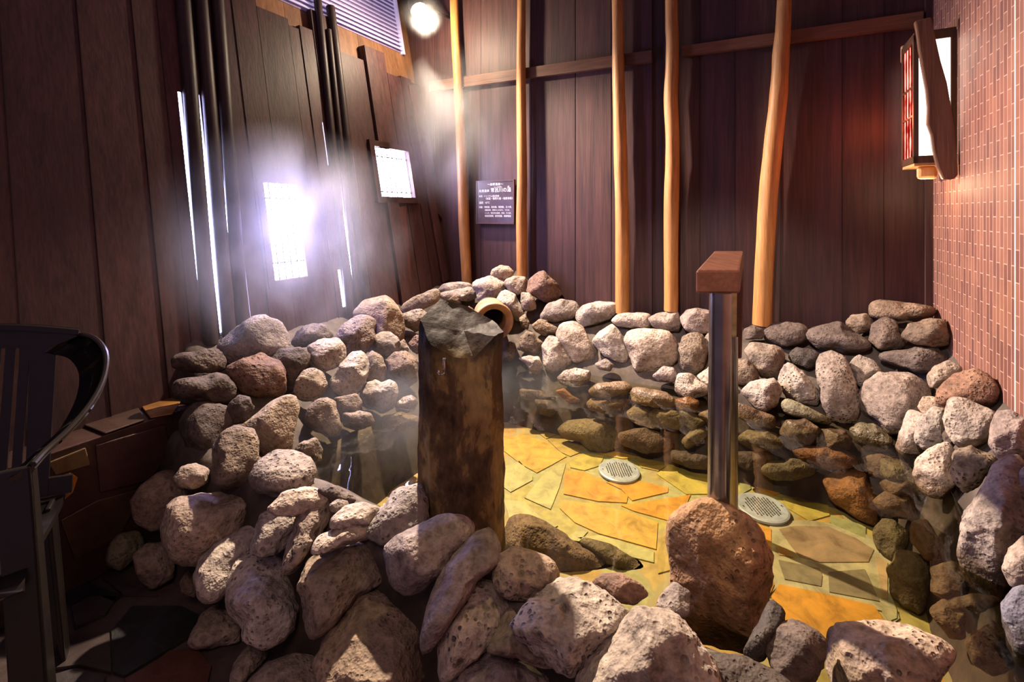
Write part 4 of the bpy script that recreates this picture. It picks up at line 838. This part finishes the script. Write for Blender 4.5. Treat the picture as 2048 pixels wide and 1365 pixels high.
for s_, x0, x1, y_, wgt in TXT:
    cu = bpy.data.curves.new('lettering', 'FONT'); cu.body = s_; cu.size = 0.02; cu.align_x = 'LEFT'; cu.align_y = 'CENTER'
    cu.materials.append(M['letter'])
    o = bpy.data.objects.new('lettering', cu); COL.objects.link(o)
    bpy.context.view_layer.update()
    w0 = max(o.dimensions.x, 1e-4); h0 = max(o.dimensions.y, 1e-4)
    kx = (x1 - x0) * sw / w0; ky = min(kx * 1.05, 0.105 * sh / h0 if wgt == 1 and len(s_) == 5 else 0.06 * sh / h0)
    R = Matrix((( Xw.x, Zw.x, Nw.x), (Xw.y, Zw.y, Nw.y), (Xw.z, Zw.z, Nw.z))).to_4x4()
    loc = sc_ + Xw * ((x0 - 0.5) * sw) + Zw * ((0.5 - y_) * sh) + Nw * 0.0092
    MX = Matrix.Translation(loc) @ R @ Matrix.Diagonal((kx, ky, 1, 1))
    me = bpy.data.meshes.new_from_object(o.evaluated_get(bpy.context.evaluated_depsgraph_get()))
    n_ = len(lv_); lv_ += [MX @ v.co for v in me.vertices]; lf_ += [tuple(i + n_ for i in p.vertices) for p in me.polygons]
    bpy.data.objects.remove(o); bpy.data.curves.remove(cu)
mesh_obj('lettering', lv_, lf_, M['letter'], sg)

# ---- lantern box on the tiled wall
c0, c1, d0, d1, z0, z1 = 0.525, WALL_C - 0.001, 2.45, 2.645, 1.405, 1.935
ln = empty('wall_lantern', CDz((c0 + c1) / 2, (d0 + d1) / 2, z0), 'glowing wooden box lantern with red striped side panel on the tiled wall', 'lantern')
def cbox(mb, ca, cb, da, db, za, zb_, tone=(1, 1, 1)):
    mb.hexa([CDz(ca, da, za), CDz(cb, da, za), CDz(cb, db, za), CDz(ca, db, za)], Vector((0, 0, zb_ - za)), tone)
fr_ = MB(); w = 0.018
for (ca, cb) in ((c0, c0 + w), (c1 - w, c1)):
    for (da, db) in ((d0, d0 + w), (d1 - w, d1)): cbox(fr_, ca, cb, da, db, z0, z1)
for (za, zb_) in ((z0, z0 + 0.03), (z1 - 0.03, z1)):
    cbox(fr_, c0, c1, d0, d0 + w, za, zb_); cbox(fr_, c0, c1, d1 - w, d1, za, zb_); cbox(fr_, c0, c0 + w, d0, d1, za, zb_)
fr_.build('frame', M['lantern_wood'], ln, bevel=0.002)
b = MB(); cbox(b, c0 + w, c1 - w, d0 + 0.006, d0 + 0.010, z0 + 0.03, z1 - 0.03); b.build('paper_panel', emit('lantern_paper', (1.0, 0.86, 0.72), 5.0), ln)
m, nt, out = new_mat('lantern_red')
e = N(nt, 'ShaderNodeEmission', Strength=1.25); tc = N(nt, 'ShaderNodeTexCoord')
sx = N(nt, 'ShaderNodeSeparateXYZ'); L(nt, tc.outputs['Object'], sx.inputs[0])
u = math_n(nt, 'ADD', math_n(nt, 'MULTIPLY', sx.outputs[0], 0.4896), math_n(nt, 'MULTIPLY', sx.outputs[1], 0.8719))
st = math_n(nt, 'SINE', math_n(nt, 'MULTIPLY', u, 150.0))
n1 = N(nt, 'ShaderNodeTexNoise', Scale=11.0, Detail=3.0); L(nt, tc.outputs['Object'], n1.inputs['Vector'])
k_ = math_n(nt, 'ADD', math_n(nt, 'MULTIPLY', st, 0.22), n1.outputs[0])
c = ramp(nt, k_, [(0.30, (0.02, 0.004, 0.003)), (0.36, (0.55, 0.012, 0.012)), (0.60, (0.8, 0.03, 0.02)), (0.64, (1.0, 0.62, 0.42)), (0.72, (1.0, 0.85, 0.65))])
L(nt, c, e.inputs[0]); L(nt, e.outputs[0], out.inputs[0])
b = MB(); cbox(b, c0 + 0.006, c0 + 0.010, d0 + w, d1 - w, z0 + 0.03, z1 - 0.03); b.build('striped_panel', m, ln)['label'] = 'red and cream striped glowing panel'
for f in (0.36, 0.62):
    b = MB(); z = z0 + 0.03 + (z1 - z0 - 0.06) * f; cbox(b, c0 + 0.001, c0 + 0.006, d0 + w, d1 - w, z - 0.004, z + 0.004)
    b.build('crossbar', M['lantern_wood'], ln)
b = MB(); cbox(b, c0 + 0.004, c1, d0 + 0.004, d1 - 0.004, z0 - 0.012, z0); b.build('bottom_board', M['pale_wood'], ln)
b = MB(); cbox(b, c0 + 0.004, c1, d0 + 0.004, d1 - 0.004, z1, z1 + 0.010); b.build('top_board', M['lantern_wood'], ln)
b = MB(); cbox(b, c0 + 0.02, c0 + 0.085, d0 + 0.03, d0 + 0.055, z0 - 0.065, z0 - 0.012); b.build('bottom_peg', M['pale_wood'], ln, bevel=0.012)
b = MB(); cbox(b, c0 + 0.0, c0 + 0.05, d1 - 0.002, d1 + 0.02, z1 - 0.06, z1 + 0.02); b.build('rear_peg', M['pale_wood'], ln, bevel=0.008)
pk = [(1829, 42), (1846, 37), (1863, 33), (1872, 75), (1882, 120), (1895, 165), (1902, 205), (1907, 240), (1913, 290), (1916, 330), (1917, 350), (1908, 359), (1886, 359), (1875, 335), (1866, 300), (1862, 270), (1854, 248), (1855, 215), (1852, 180), (1845, 140), (1838, 100), (1833, 62)]
b = MB(); b.prism([ray_D(x, y, 2.415) for x, y in pk], CDz(0, 0.024, 0), (1, 1, 1))
o = b.build('driftwood_plank', M['plank'], bevel=0.006)
props(o, 'thick dark brown slanting plank with a wavy edge in front of the lantern', 'plank')

# ---- stone post with slanted top
secs = [(838, 1.265, 640), (862, 1.205, 690), (905, 1.185, 716), (948, 1.18, 720), (986, 1.20, 672), (1006, 1.27, 664), (985, 1.35, 640), (935, 1.37, 612), (880, 1.37, 598)]
ring = []
for i, (x, y, ty) in enumerate(secs):
    X = (x - CX) / F * y; top = CAMZ - (ty - HY) / F * y
    ring.append((X, y, top))
def smooth_ring(r, k=6):
    out_ = []
    n = len(r)
    for i in range(n):
        for j in range(k):
            t = j / k; a, b__ = r[i], r[(i + 1) % n]
            out_.append(tuple(a[q] + (b__[q] - a[q]) * t for q in range(3)))
    return out_
rg = smooth_ring(ring, 6); n = len(rg); lev = 44; zb0 = 0.22
vs, fs = [], []
mx_, my_ = sum(r[0] for r in rg) / n, sum(r[1] for r in rg) / n
def post_pt(X, Y, z, top):
    v = Vector((X, Y, z)); dv = Vector((X - mx_, Y - my_, 0)); dv.normalize()
    h = 0.008 * noise.fractal(Vector((X * 14, Y * 14, z * 7)), 1, 2, 4) + 0.012 * noise.noise(Vector((X * 5, Y * 5, z * 3 + 5)))
    return v + dv * h
for l in range(lev + 1):
    for (X, Y, top) in rg:
        z = zb0 + (top - zb0) * l / lev
        kx = 1.0
        if l == lev: kx = 0.975
        elif l == lev - 1: kx = 0.995
        vs.append(post_pt(mx_ + (X - mx_) * kx, my_ + (Y - my_) * kx, z - (0.004 if l == lev - 1 else 0), top))
for l in range(lev):
    for k in range(n): fs.append((l * n + k, l * n + (k + 1) % n, (l + 1) * n + (k + 1) % n, (l + 1) * n + k))
base = lev * n; capn = 8
topm = sum(r[2] for r in rg) / n - 0.004
prev = [base + k for k in range(n)]
for q in range(1, capn + 1):
    f = 1 - q / (capn + 0.0)
    if q == capn:
        vs.append(Vector((mx_, my_, topm))); ci = len(vs) - 1
        for k in range(n): fs.append((prev[k], prev[(k + 1) % n], ci))
    else:
        cur = []
        for (X, Y, top) in rg:
            x, y = mx_ + (X - mx_) * f, my_ + (Y - my_) * f
            vs.append(Vector((x, y, topm + (top - topm) * f + 0.006 * noise.fractal(Vector((x * 25, y * 25, 1)), 1, 2, 3)))); cur.append(len(vs) - 1)
        for k in range(n): fs.append((prev[k], prev[(k + 1) % n], cur[(k + 1) % n], cur[k]))
        prev = cur
m, nt, out = new_mat('post_stone')
bs = N(nt, 'ShaderNodeBsdfPrincipled', Roughness=0.6); bs.inputs['Specular IOR Level'].default_value = 0.08; tc = N(nt, 'ShaderNodeTexCoord')
mp = N(nt, 'ShaderNodeMapping'); mp.inputs['Scale'].default_value = (1, 1, 0.55); L(nt, tc.outputs['Object'], mp.inputs[0])
n1 = N(nt, 'ShaderNodeTexNoise', Scale=9.0, Detail=8.0, Roughness=0.62, Distortion=0.3); L(nt, mp.outputs[0], n1.inputs['Vector'])
n2 = N(nt, 'ShaderNodeTexNoise', Scale=60.0, Detail=6.0); L(nt, mp.outputs[0], n2.inputs['Vector'])
c = ramp(nt, n1.outputs[0], [(0.36, (0.030, 0.019, 0.013)), (0.45, (0.085, 0.053, 0.030)), (0.52, (0.12, 0.078, 0.043)), (0.555, (0.24, 0.16, 0.065)), (0.68, (0.29, 0.20, 0.10))])
geo = N(nt, 'ShaderNodeNewGeometry'); sx = N(nt, 'ShaderNodeSeparateXYZ'); L(nt, geo.outputs['Position'], sx.inputs[0])
tp = ramp(nt, math_n(nt, 'ADD', sx.outputs[2], math_n(nt, 'MULTIPLY', n1.outputs[0], 0.12)), [(0.86, (0, 0, 0)), (0.92, (1, 1, 1))])
c = mixc(nt, tp, c, (0.020, 0.0125, 0.011))
c = mixc(nt, 0.6, c, ramp(nt, n2.outputs[0], [(0.3, (0.5, 0.5, 0.5)), (0.7, (1.35, 1.3, 1.25))]), 'MULTIPLY')
L(nt, c, bs.inputs['Base Color'])
bpn = N(nt, 'ShaderNodeBump', Strength=0.6, Distance=0.008); L(nt, math_n(nt, 'ADD', n1.outputs[0], math_n(nt, 'MULTIPLY', n2.outputs[0], 0.4)), bpn.inputs['Height']); L(nt, bpn.outputs[0], bs.inputs['Normal'])
L(nt, bs.outputs[0], out.inputs[0])
po = mesh_obj('stone_post', vs, fs, m, smooth=True); autosmooth(po, 26)
props(po, 'tall upright brown stone post with slanted wet top standing in the rim', 'stone post')
b = MB()
hk = catmull([P(888, 722, 1.172), P(889, 735, 1.168), P(887, 746, 1.158), P(882, 749, 1.152), P(877, 746, 1.148), P(877, 741, 1.148)], 5)
b.tube(hk, 0.0030, 8); b.box(P(888.5, 724, 1.178), Vector((0.004, 0, 0)), Vector((0, 0.004, 0)), Vector((0, 0, 0.009)))
b.build('hook', M['chrome'], po, smooth=True)

# ---- handrail
hr = empty('handrail', Vector((0.502, 1.1, 0.44)), 'steel handrail with dark brown wooden grip rising from the brown boulder', 'handrail')
pb_ = P(1437, 1046, 1.1); pt_ = P(1441, 585, 1.1)
b = MB(); b.tube([pb_, pb_.lerp(pt_, 0.5), pt_], 0.0255, 28); b.build('front_post', M['steel'], hr, smooth=True)
q0 = P(1464, 672, 1.72); b = MB(); b.tube([Vector((q0.x, q0.y, 0.005)), Vector((q0.x, q0.y, 0.4)), q0], 0.021, 24); b.build('rear_post', M['steel'], hr, smooth=True)
fl_, fr2 = P(1392, 540, 1.1), P(1480, 540, 1.1)
zt = fl_.z; zb2 = P(1392, 588, 1.1).z; half = (fr2.x - fl_.x) / 2
gx = Vector((half, 0, 0)); mid0 = (fl_ + fr2) / 2; mid1 = mid0 + DS * 0.60; mid1.x = mid0.x + 0.285; mid1.y = 1.1 + 0.545
path = [Vector((mid0.x, mid0.y, zt)), Vector((mid1.x, mid1.y, zt)), Vector((mid1.x + 0.045, mid1.y + 0.085, zt - 0.06)), Vector((mid1.x + 0.075, mid1.y + 0.16, zt - 0.40))]
th_ = zt - zb2
b = MB()
offs = [(0, -th_), (0, -th_), (-0.012, -th_ * 0.95), (-0.035, -th_ * 0.35)]
vs = []
for p, (dx, dz) in zip(path, offs):
    vs += [p - gx, p + gx, p + gx + Vector((dx, 2 * dx, dz)), p - gx + Vector((dx, 2 * dx, dz))]
fs = [(0, 3, 2, 1)] + [(i * 4 + k, i * 4 + (k + 1) % 4, (i + 1) * 4 + (k + 1) % 4, (i + 1) * 4 + k) for i in range(3) for k in range(4)] + [(12, 13, 14, 15)]
b.add(vs, fs); o = b.build('wooden_grip', M['rail_wood'], hr, bevel=0.006); autosmooth(o, 30)
b = MB(); b.hexa([P(1459, 676, 1.715), P(1473, 676, 1.715), P(1474, 585, 1.70), P(1459, 585, 1.70)], Vector((0, 0.006, 0))); b.build('bracket_plate', simple('brass_plate', (0.55, 0.46, 0.25), 0.3, 0.9), hr)
b = MB(); b.tube([pb_ + Vector((0, 0, 0.0)), pb_ + Vector((0, 0, 0.006))], 0.031, 24); b.build('collar', M['steel'], hr)

# ---- clay spout
pc = P(988, 645, 2.68); ax = Vector((0.20, -0.95, -0.12)).normalized()
a1 = ax.cross(Vector((0, 0, 1))).normalized(); a2 = a1.cross(ax)
sp = empty('clay_spout', pc, 'round brown clay pipe mouth set among the piled rocks', 'water spout')
def lathe(prof, n=40):
    v, f = [], []
    for (r, h) in prof:
        for k in range(n):
            t = 2 * math.pi * k / n; v.append(pc + ax * h + (a1 * math.cos(t) + a2 * math.sin(t)) * r)
    for i in range(len(prof) - 1):
        for k in range(n): f.append((i * n + k, i * n + (k + 1) % n, (i + 1) * n + (k + 1) % n, (i + 1) * n + k))
    return v, f
v, f = lathe([(0.100, -0.16), (0.101, -0.05), (0.113, -0.035), (0.118, -0.018), (0.117, -0.002), (0.110, 0.004), (0.098, 0.0), (0.093, -0.006), (0.078, -0.010), (0.074, -0.018), (0.073, -0.10)])
mesh_obj('pipe_mouth', v, f, M['clay'], sp, smooth=True)
v, f = lathe([(0.0735, -0.06), (0.072, -0.26), (0.0, -0.262)])
mesh_obj('bore', v, f, M['clay_dark'], sp, smooth=True)

# ---- drain covers
def drain(px, py, rad, label):
    c = ray_z(px, py, 0.014)
    r = empty('drain_cover', c, label, 'drain cover', 'metal drain covers on the pool floor')
    v, f = [], []; n = 40
    for (rr, z) in ((rad, -0.008), (rad, 0.0), (rad * 0.93, 0.003), (0.0, 0.003)):
        for k in range(n):
            t = 2 * math.pi * k / n; v.append(c + Vector((rr * math.cos(t), rr * math.sin(t), z)))
    for i in range(3):
        for k in range(n): f.append((i * n + k, i * n + (k + 1) % n, (i + 1) * n + (k + 1) % n, (i + 1) * n + k))
    mesh_obj('disc', v, f, M['drain'], r)
    b = MB(); rn = random.Random(5)
    for i in range(-5, 6):
        for j in range(-4, 5):
            x = i * rad * 0.115; y = j * rad * 0.155 + (i % 2) * rad * 0.075
            if math.hypot(x, y) < rad * 0.66:
                b.box(c + Vector((x, y, 0.0042)), Vector((rad * 0.024, 0, 0)), Vector((0, rad * 0.05, 0)), Vector((0, 0, 0.001)))
    b.build('slot_pattern', M['drain_slot'], r)
    b = MB()
    for s_ in (-1, 1): b.tube([c + Vector((s_ * rad * 0.8, 0, 0.003)), c + Vector((s_ * rad * 0.8, 0, 0.006))], rad * 0.035, 10)
    b.build('screw', M['chrome'], r)
drain(1238, 941, 0.093, 'far round metal drain cover on the sunlit yellow bath floor')
drain(1525, 1015, 0.096, 'near round metal drain cover right of the steel handrail post')

# ---- plastic armchair
O = Vector((-1.29, 1.36, 0)); cf = Vector((0.56, -0.83, 0)).normalized(); cw = Vector((-0.83, -0.56, 0)).normalized()
CW = 0.50
def CH(x, y, z): return O + cw * x + cf * y + Vector((0, 0, z))
ch = empty('plastic_armchair', CH(CW / 2, 0.22, 0), 'dark moulded plastic armchair with slatted back at the left edge', 'chair')
def sheet(name, rows, th, parent, holes_=None):
    b = MB()
    for i in range(len(rows) - 1):
        for j in range(len(rows[0]) - 1):
            q = [rows[i][j], rows[i][j + 1], rows[i + 1][j + 1], rows[i + 1][j]]
            nn = (q[1] - q[0]).cross(q[3] - q[0]).normalized() * th
            b.hexa(q, nn)
    o = b.build(name, M['plastic'], parent)
    bm = bmesh.new(); bm.from_mesh(o.data); bmesh.ops.remove_doubles(bm, verts=bm.verts[:], dist=0.0015); bm.to_mesh(o.data); bm.free()
    for p in o.data.polygons: p.use_smooth = True
    autosmooth(o, 45); return o
b = MB()                                            # backrest: bowed top band, side stiles and slats
nseg = 16
def backpt(t, f): # t across 0..1, f height 0 (seat) .. 1 (top)
    bow = -0.05 * math.sin(math.pi * t); top = 0.855 + 0.035 * math.sin(math.pi * t)
    return CH(CW * t, 0.10 * (1 - f) + bow * 0.8, 0.42 + (top - 0.42) * f)
for i in range(nseg):
    t0, t1 = i / nseg, (i + 1) / nseg
    b.hexa([backpt(t0, 0.86), backpt(t1, 0.86), backpt(t1, 1), backpt(t0, 1)], cf * 0.012)
    b.hexa([backpt(t0, 0.97), backpt(t1, 0.97), backpt(t1, 1.0), backpt(t0, 1.0)], cf * 0.024)
b.build('top_band', M['plastic'], ch)
b = MB()
for i in range(nseg):
    t0, t1 = i / nseg, (i + 1) / nseg
    b.hexa([backpt(t0, 0.0), backpt(t1, 0.0), backpt(t1, 0.1), backpt(t0, 0.1)], cf * 0.010)
b.build('lower_band', M['plastic'], ch)
for s_ in (0, 1):
    b = MB()
    for k in range(8):
        f0, f1 = k / 8 * 0.9, (k + 1) / 8 * 0.9; w0, w1 = 0.075 + 0.02 * f0 ** 2, 0.075 + 0.02 * f1 ** 2
        a = (lambda t: t) if s_ == 0 else (lambda t: 1 - t)
        b.hexa([backpt(a(0.10), f0), backpt(a(0.10 + w0 * 1.3), f0), backpt(a(0.10 + w1 * 1.3), f1), backpt(a(0.10), f1)], cf * 0.011)
    b.build('stile', M['plastic'], ch)
for k in range(10):
    t = 0.235 + 0.53 * k / 9; b = MB()
    for q in range(6):
        f0, f1 = q / 6 * 0.9, (q + 1) / 6 * 0.9
        b.hexa([backpt(t - 0.020, f0), backpt(t + 0.020, f0), backpt(t + 0.020, f1), backpt(t - 0.020, f1)], cf * 0.009)
    b.build('slat', M['plastic'], ch)
for s_ in (0, 1):
    X = (lambda x: x) if s_ == 0 else (lambda x: CW - x)
    prof = [(0.02, 0.00, 0.845), (-0.035, 0.04, 0.83), (-0.07, 0.10, 0.795), (-0.075, 0.16, 0.745), (-0.06, 0.23, 0.70), (-0.03, 0.30, 0.665), (-0.0, 0.36, 0.645), (0.01, 0.41, 0.638)]
    outer = catmull([CH(X(x), y, z) for x, y, z in prof], 4)
    inner = catmull([CH(X(x + 0.055 - 0.02 * (i > 4)), y + 0.012, z - 0.045 + 0.03 * (i > 4)) for i, (x, y, z) in enumerate(prof)], 4)
    o = sheet('armrest', [outer, inner], 0.012, ch)
    b = MB(); b.tube(outer, 0.007, 8); b.build('arm_rim', M['plastic'], o, smooth=True)
    # front leg: broad channel
    b = MB()
    tp = CH(X(0.012), 0.415, 0.638); ft = CH(X(-0.03), 0.45, 0.0)
    wv = cw * 0.055 * (1 if s_ == 0 else -1)
    b.hexa([ft, ft + wv * 1.1, tp + wv, tp], [cf * -0.012] * 4); b.hexa([ft, ft - cf * 0.07, tp - cf * 0.045, tp], [wv * 0.15] * 4)
    b.build('leg', M['plastic'], ch, bevel=0.003)
    b = MB(); tp = CH(X(0.03), 0.12, 0.42); ft = CH(X(-0.002), 0.145 if s_ == 0 else 0.05, 0.0)
    b.hexa([ft, ft + wv * 0.6, tp + wv * 0.9, tp], [cf * -0.012] * 4); b.hexa([ft, ft + cf * 0.035, tp + cf * 0.05, tp], [wv * 0.2] * 4)
    b.build('leg', M['plastic'], ch, bevel=0.003)
rows = [[CH(0.015 + (CW - 0.03) * t, y, 0.42 + dz - 0.012 * math.sin(math.pi * t)) for t in np.linspace(0, 1, 9)] for y, dz in ((0.07, 0.0), (0.15, -0.008), (0.25, -0.006), (0.36, 0.004), (0.43, 0.0), (0.455, -0.03))]
sheet('seat', rows, -0.014, ch)

# ---- spot lamp in the corner
lp_ = P(842, 28, 3.02); aim = (Vector((0.45, 1.5, 0.2)) - lp_).normalized()
sl = empty('spot_lamp', lp_, 'small bright spot lamp glaring high in the far left corner', 'lamp')
b = MB(); b.tube([lp_ - aim * 0.15, lp_ - aim * 0.14, lp_ - aim * 0.035], [0.04, 0.056, 0.06], 24); b.build('housing', M['black'], sl, smooth=True)
b = MB(); b.tube([lp_ - aim * 0.036, lp_ - aim * 0.03], [0.056, 0.054], 24); b.build('lens', emit('lamp_lens', (1.0, 0.88, 0.72), 90.0), sl)
b = MB(); wp = lp_ - aim * 0.12; cc, dd_ = toCD(wp.x, wp.y); b.tube([wp, CDz(cc, WALL_D - 0.01, wp.z + 0.05)], 0.01, 10); b.build('bracket', M['black'], sl)

# ---- steam
def steam(name, loc, size, dens, rot, label, scale=4.0, lo_=0.42, hi_=0.72, aniso=0.35, seed=0.0):
    V, f = ico(3)
    o = mesh_obj(name, V, f, None, mats=[]); o.location = loc; o.scale = size; o.rotation_euler = rot
    m, nt, out = new_mat(name)
    tc = N(nt, 'ShaderNodeTexCoord'); ln_ = N(nt, 'ShaderNodeVectorMath', operation='LENGTH'); L(nt, tc.outputs['Object'], ln_.inputs[0])
    fall = ramp(nt, ln_.outputs['Value'], [(0.0, (1, 1, 1)), (0.45, (0.5, 0.5, 0.5)), (0.97, (0, 0, 0))])
    geo = N(nt, 'ShaderNodeNewGeometry'); mp = N(nt, 'ShaderNodeMapping'); mp.inputs['Scale'].default_value = (1, 1, 0.6); mp.inputs['Location'].default_value = (seed, seed, 0)
    L(nt, geo.outputs['Position'], mp.inputs[0])
    no = N(nt, 'ShaderNodeTexNoise', Scale=scale, Detail=3.0, Distortion=0.7); L(nt, mp.outputs[0], no.inputs['Vector'])
    nz = ramp(nt, no.outputs[0], [(lo_, (0.06, 0.06, 0.06)), (hi_, (1, 1, 1))])
    d = math_n(nt, 'MULTIPLY', math_n(nt, 'MULTIPLY', fall, nz), dens)
    vs_ = N(nt, 'ShaderNodeVolumeScatter', Anisotropy=aniso); vs_.inputs['Color'].default_value = (1, 1, 1, 1); L(nt, d, vs_.inputs['Density'])
    L(nt, vs_.outputs[0], out.inputs['Volume'])
    o.data.materials.append(m)
    return props(o, label, 'steam', kind='stuff')
steam('steam', P(570, 480, 1.92), (0.56, 0.50, 0.52), 1.7, (0, 0, 0), 'white steam drifting in front of the tall lower window', 4.5)
steam('steam', P(915, 265, 2.85), (0.46, 0.38, 0.56), 0.38, (0, 0, 0), 'steam rising past the spot lamp in the far corner', 3.5, seed=3.0)
steam('steam', P(800, 800, 2.05), (0.62, 0.50, 0.26), 1.5, (0, 0, 0), 'low steam hanging over the water left of the stone post', 5.0, seed=7.0)
steam('steam', P(1090, 760, 2.35), (0.40, 0.36, 0.16), 1.2, (0, 0, 0), 'thin steam over the water beneath the clay spout', 6.0, seed=11.0)

steam('steam', lp_ + aim * 0.01, (0.17, 0.17, 0.17), 0.8, (0, 0, 0), 'bright puff of steam glowing around the spot lamp', 5.0, seed=17.0)

# ================================================================ LIGHT
def lamp(kind, loc, power, col, **kw):
    l = bpy.data.lights.new(kind.lower() + '_light', kind); l.energy = power; l.color = col
    for k, v in kw.items(): setattr(l, k, v)
    o = bpy.data.objects.new(l.name, l); o.location = loc; COL.objects.link(o); return o
def aim_at(o, t): o.rotation_euler = (Vector(t) - o.location).to_track_quat('-Z', 'Y').to_euler()
lamp('POINT', lp_ + aim * 0.03, 48, (1.0, 0.78, 0.55), shadow_soft_size=0.03)
s1 = lamp('SPOT', lp_ + aim * 0.02, 1200, (1.0, 0.80, 0.62), spot_size=math.radians(102), spot_blend=0.9, shadow_soft_size=0.03); aim_at(s1, (0.55, 1.25, 0.2))
s2 = lamp('SPOT', (-0.75, -0.25, 2.75), 330, (1.0, 0.82, 0.70), spot_size=math.radians(32), spot_blend=0.6, shadow_soft_size=0.05); aim_at(s2, (0.95, 2.2, 0.36))
s3 = lamp('SPOT', (0.15, 1.75, 3.1), 90, (1.0, 0.80, 0.36), spot_size=math.radians(42), spot_blend=0.7, shadow_soft_size=0.06); aim_at(s3, (0.35, 1.6, 0.0))
s4 = lamp('SPOT', (-0.3, -0.7, 2.6), 45, (1.0, 0.70, 0.60), spot_size=math.radians(62), spot_blend=1.0, shadow_soft_size=0.4); aim_at(s4, (-0.35, 1.15, 0.25))
for rect_, pw, cl in ((win_low, 20, (0.36, 0.33, 1.0)), (win_up, 18, (0.58, 0.50, 1.0))):
    cpt = LW((rect_[0] + rect_[1]) / 2, (rect_[2] + rect_[3]) / 2, -0.0112)
    a_ = lamp('AREA', cpt, pw, cl, shape='RECTANGLE', size=(rect_[1] - rect_[0]) * 0.9, size_y=(rect_[3] - rect_[2]) * 0.9); aim_at(a_, cpt + DB + Vector((0, 0, LEAN * -1)))
lamp('POINT', CDz((c0 + c1) / 2 - 0.12, d0 + 0.10, (z0 + z1) / 2 - 0.05), 2.5, (1.0, 0.16, 0.06), shadow_soft_size=0.06)
lamp('POINT', CDz(c0 + 0.05, d0 + 0.05, z0 - 0.09), 1.6, (1.0, 0.62, 0.36), shadow_soft_size=0.04)
wd_ = bpy.data.worlds.new('World'); SC.world = wd_; wd_.use_nodes = True
wd_.node_tree.nodes['Background'].inputs[0].default_value = (0.36, 0.23, 0.35, 1); wd_.node_tree.nodes['Background'].inputs[1].default_value = 0.38

# ================================================================ CAMERA
cam = bpy.data.cameras.new('camera'); cam.sensor_width = 36; cam.lens = F / 2048 * 36; cam.shift_y = -(682.5 - HY) / 2048; cam.clip_start = 0.02
co = bpy.data.objects.new('camera', cam); co.location = (0, 0, CAMZ); co.rotation_euler = (math.pi / 2, 0, 0); COL.objects.link(co)
SC.camera = co
SC.view_settings.view_transform = 'Standard'; SC.view_settings.exposure = 0.05; SC.view_settings.gamma = 1.0
SC.cycles.max_bounces = 5; SC.cycles.diffuse_bounces = 2; SC.cycles.glossy_bounces = 3; SC.cycles.adaptive_threshold = 0.05; SC.cycles.transparent_max_bounces = 12; SC.cycles.volume_step_rate = 3.0; SC.cycles.volume_max_steps = 64
SC.cycles.caustics_reflective = False; SC.cycles.caustics_refractive = False
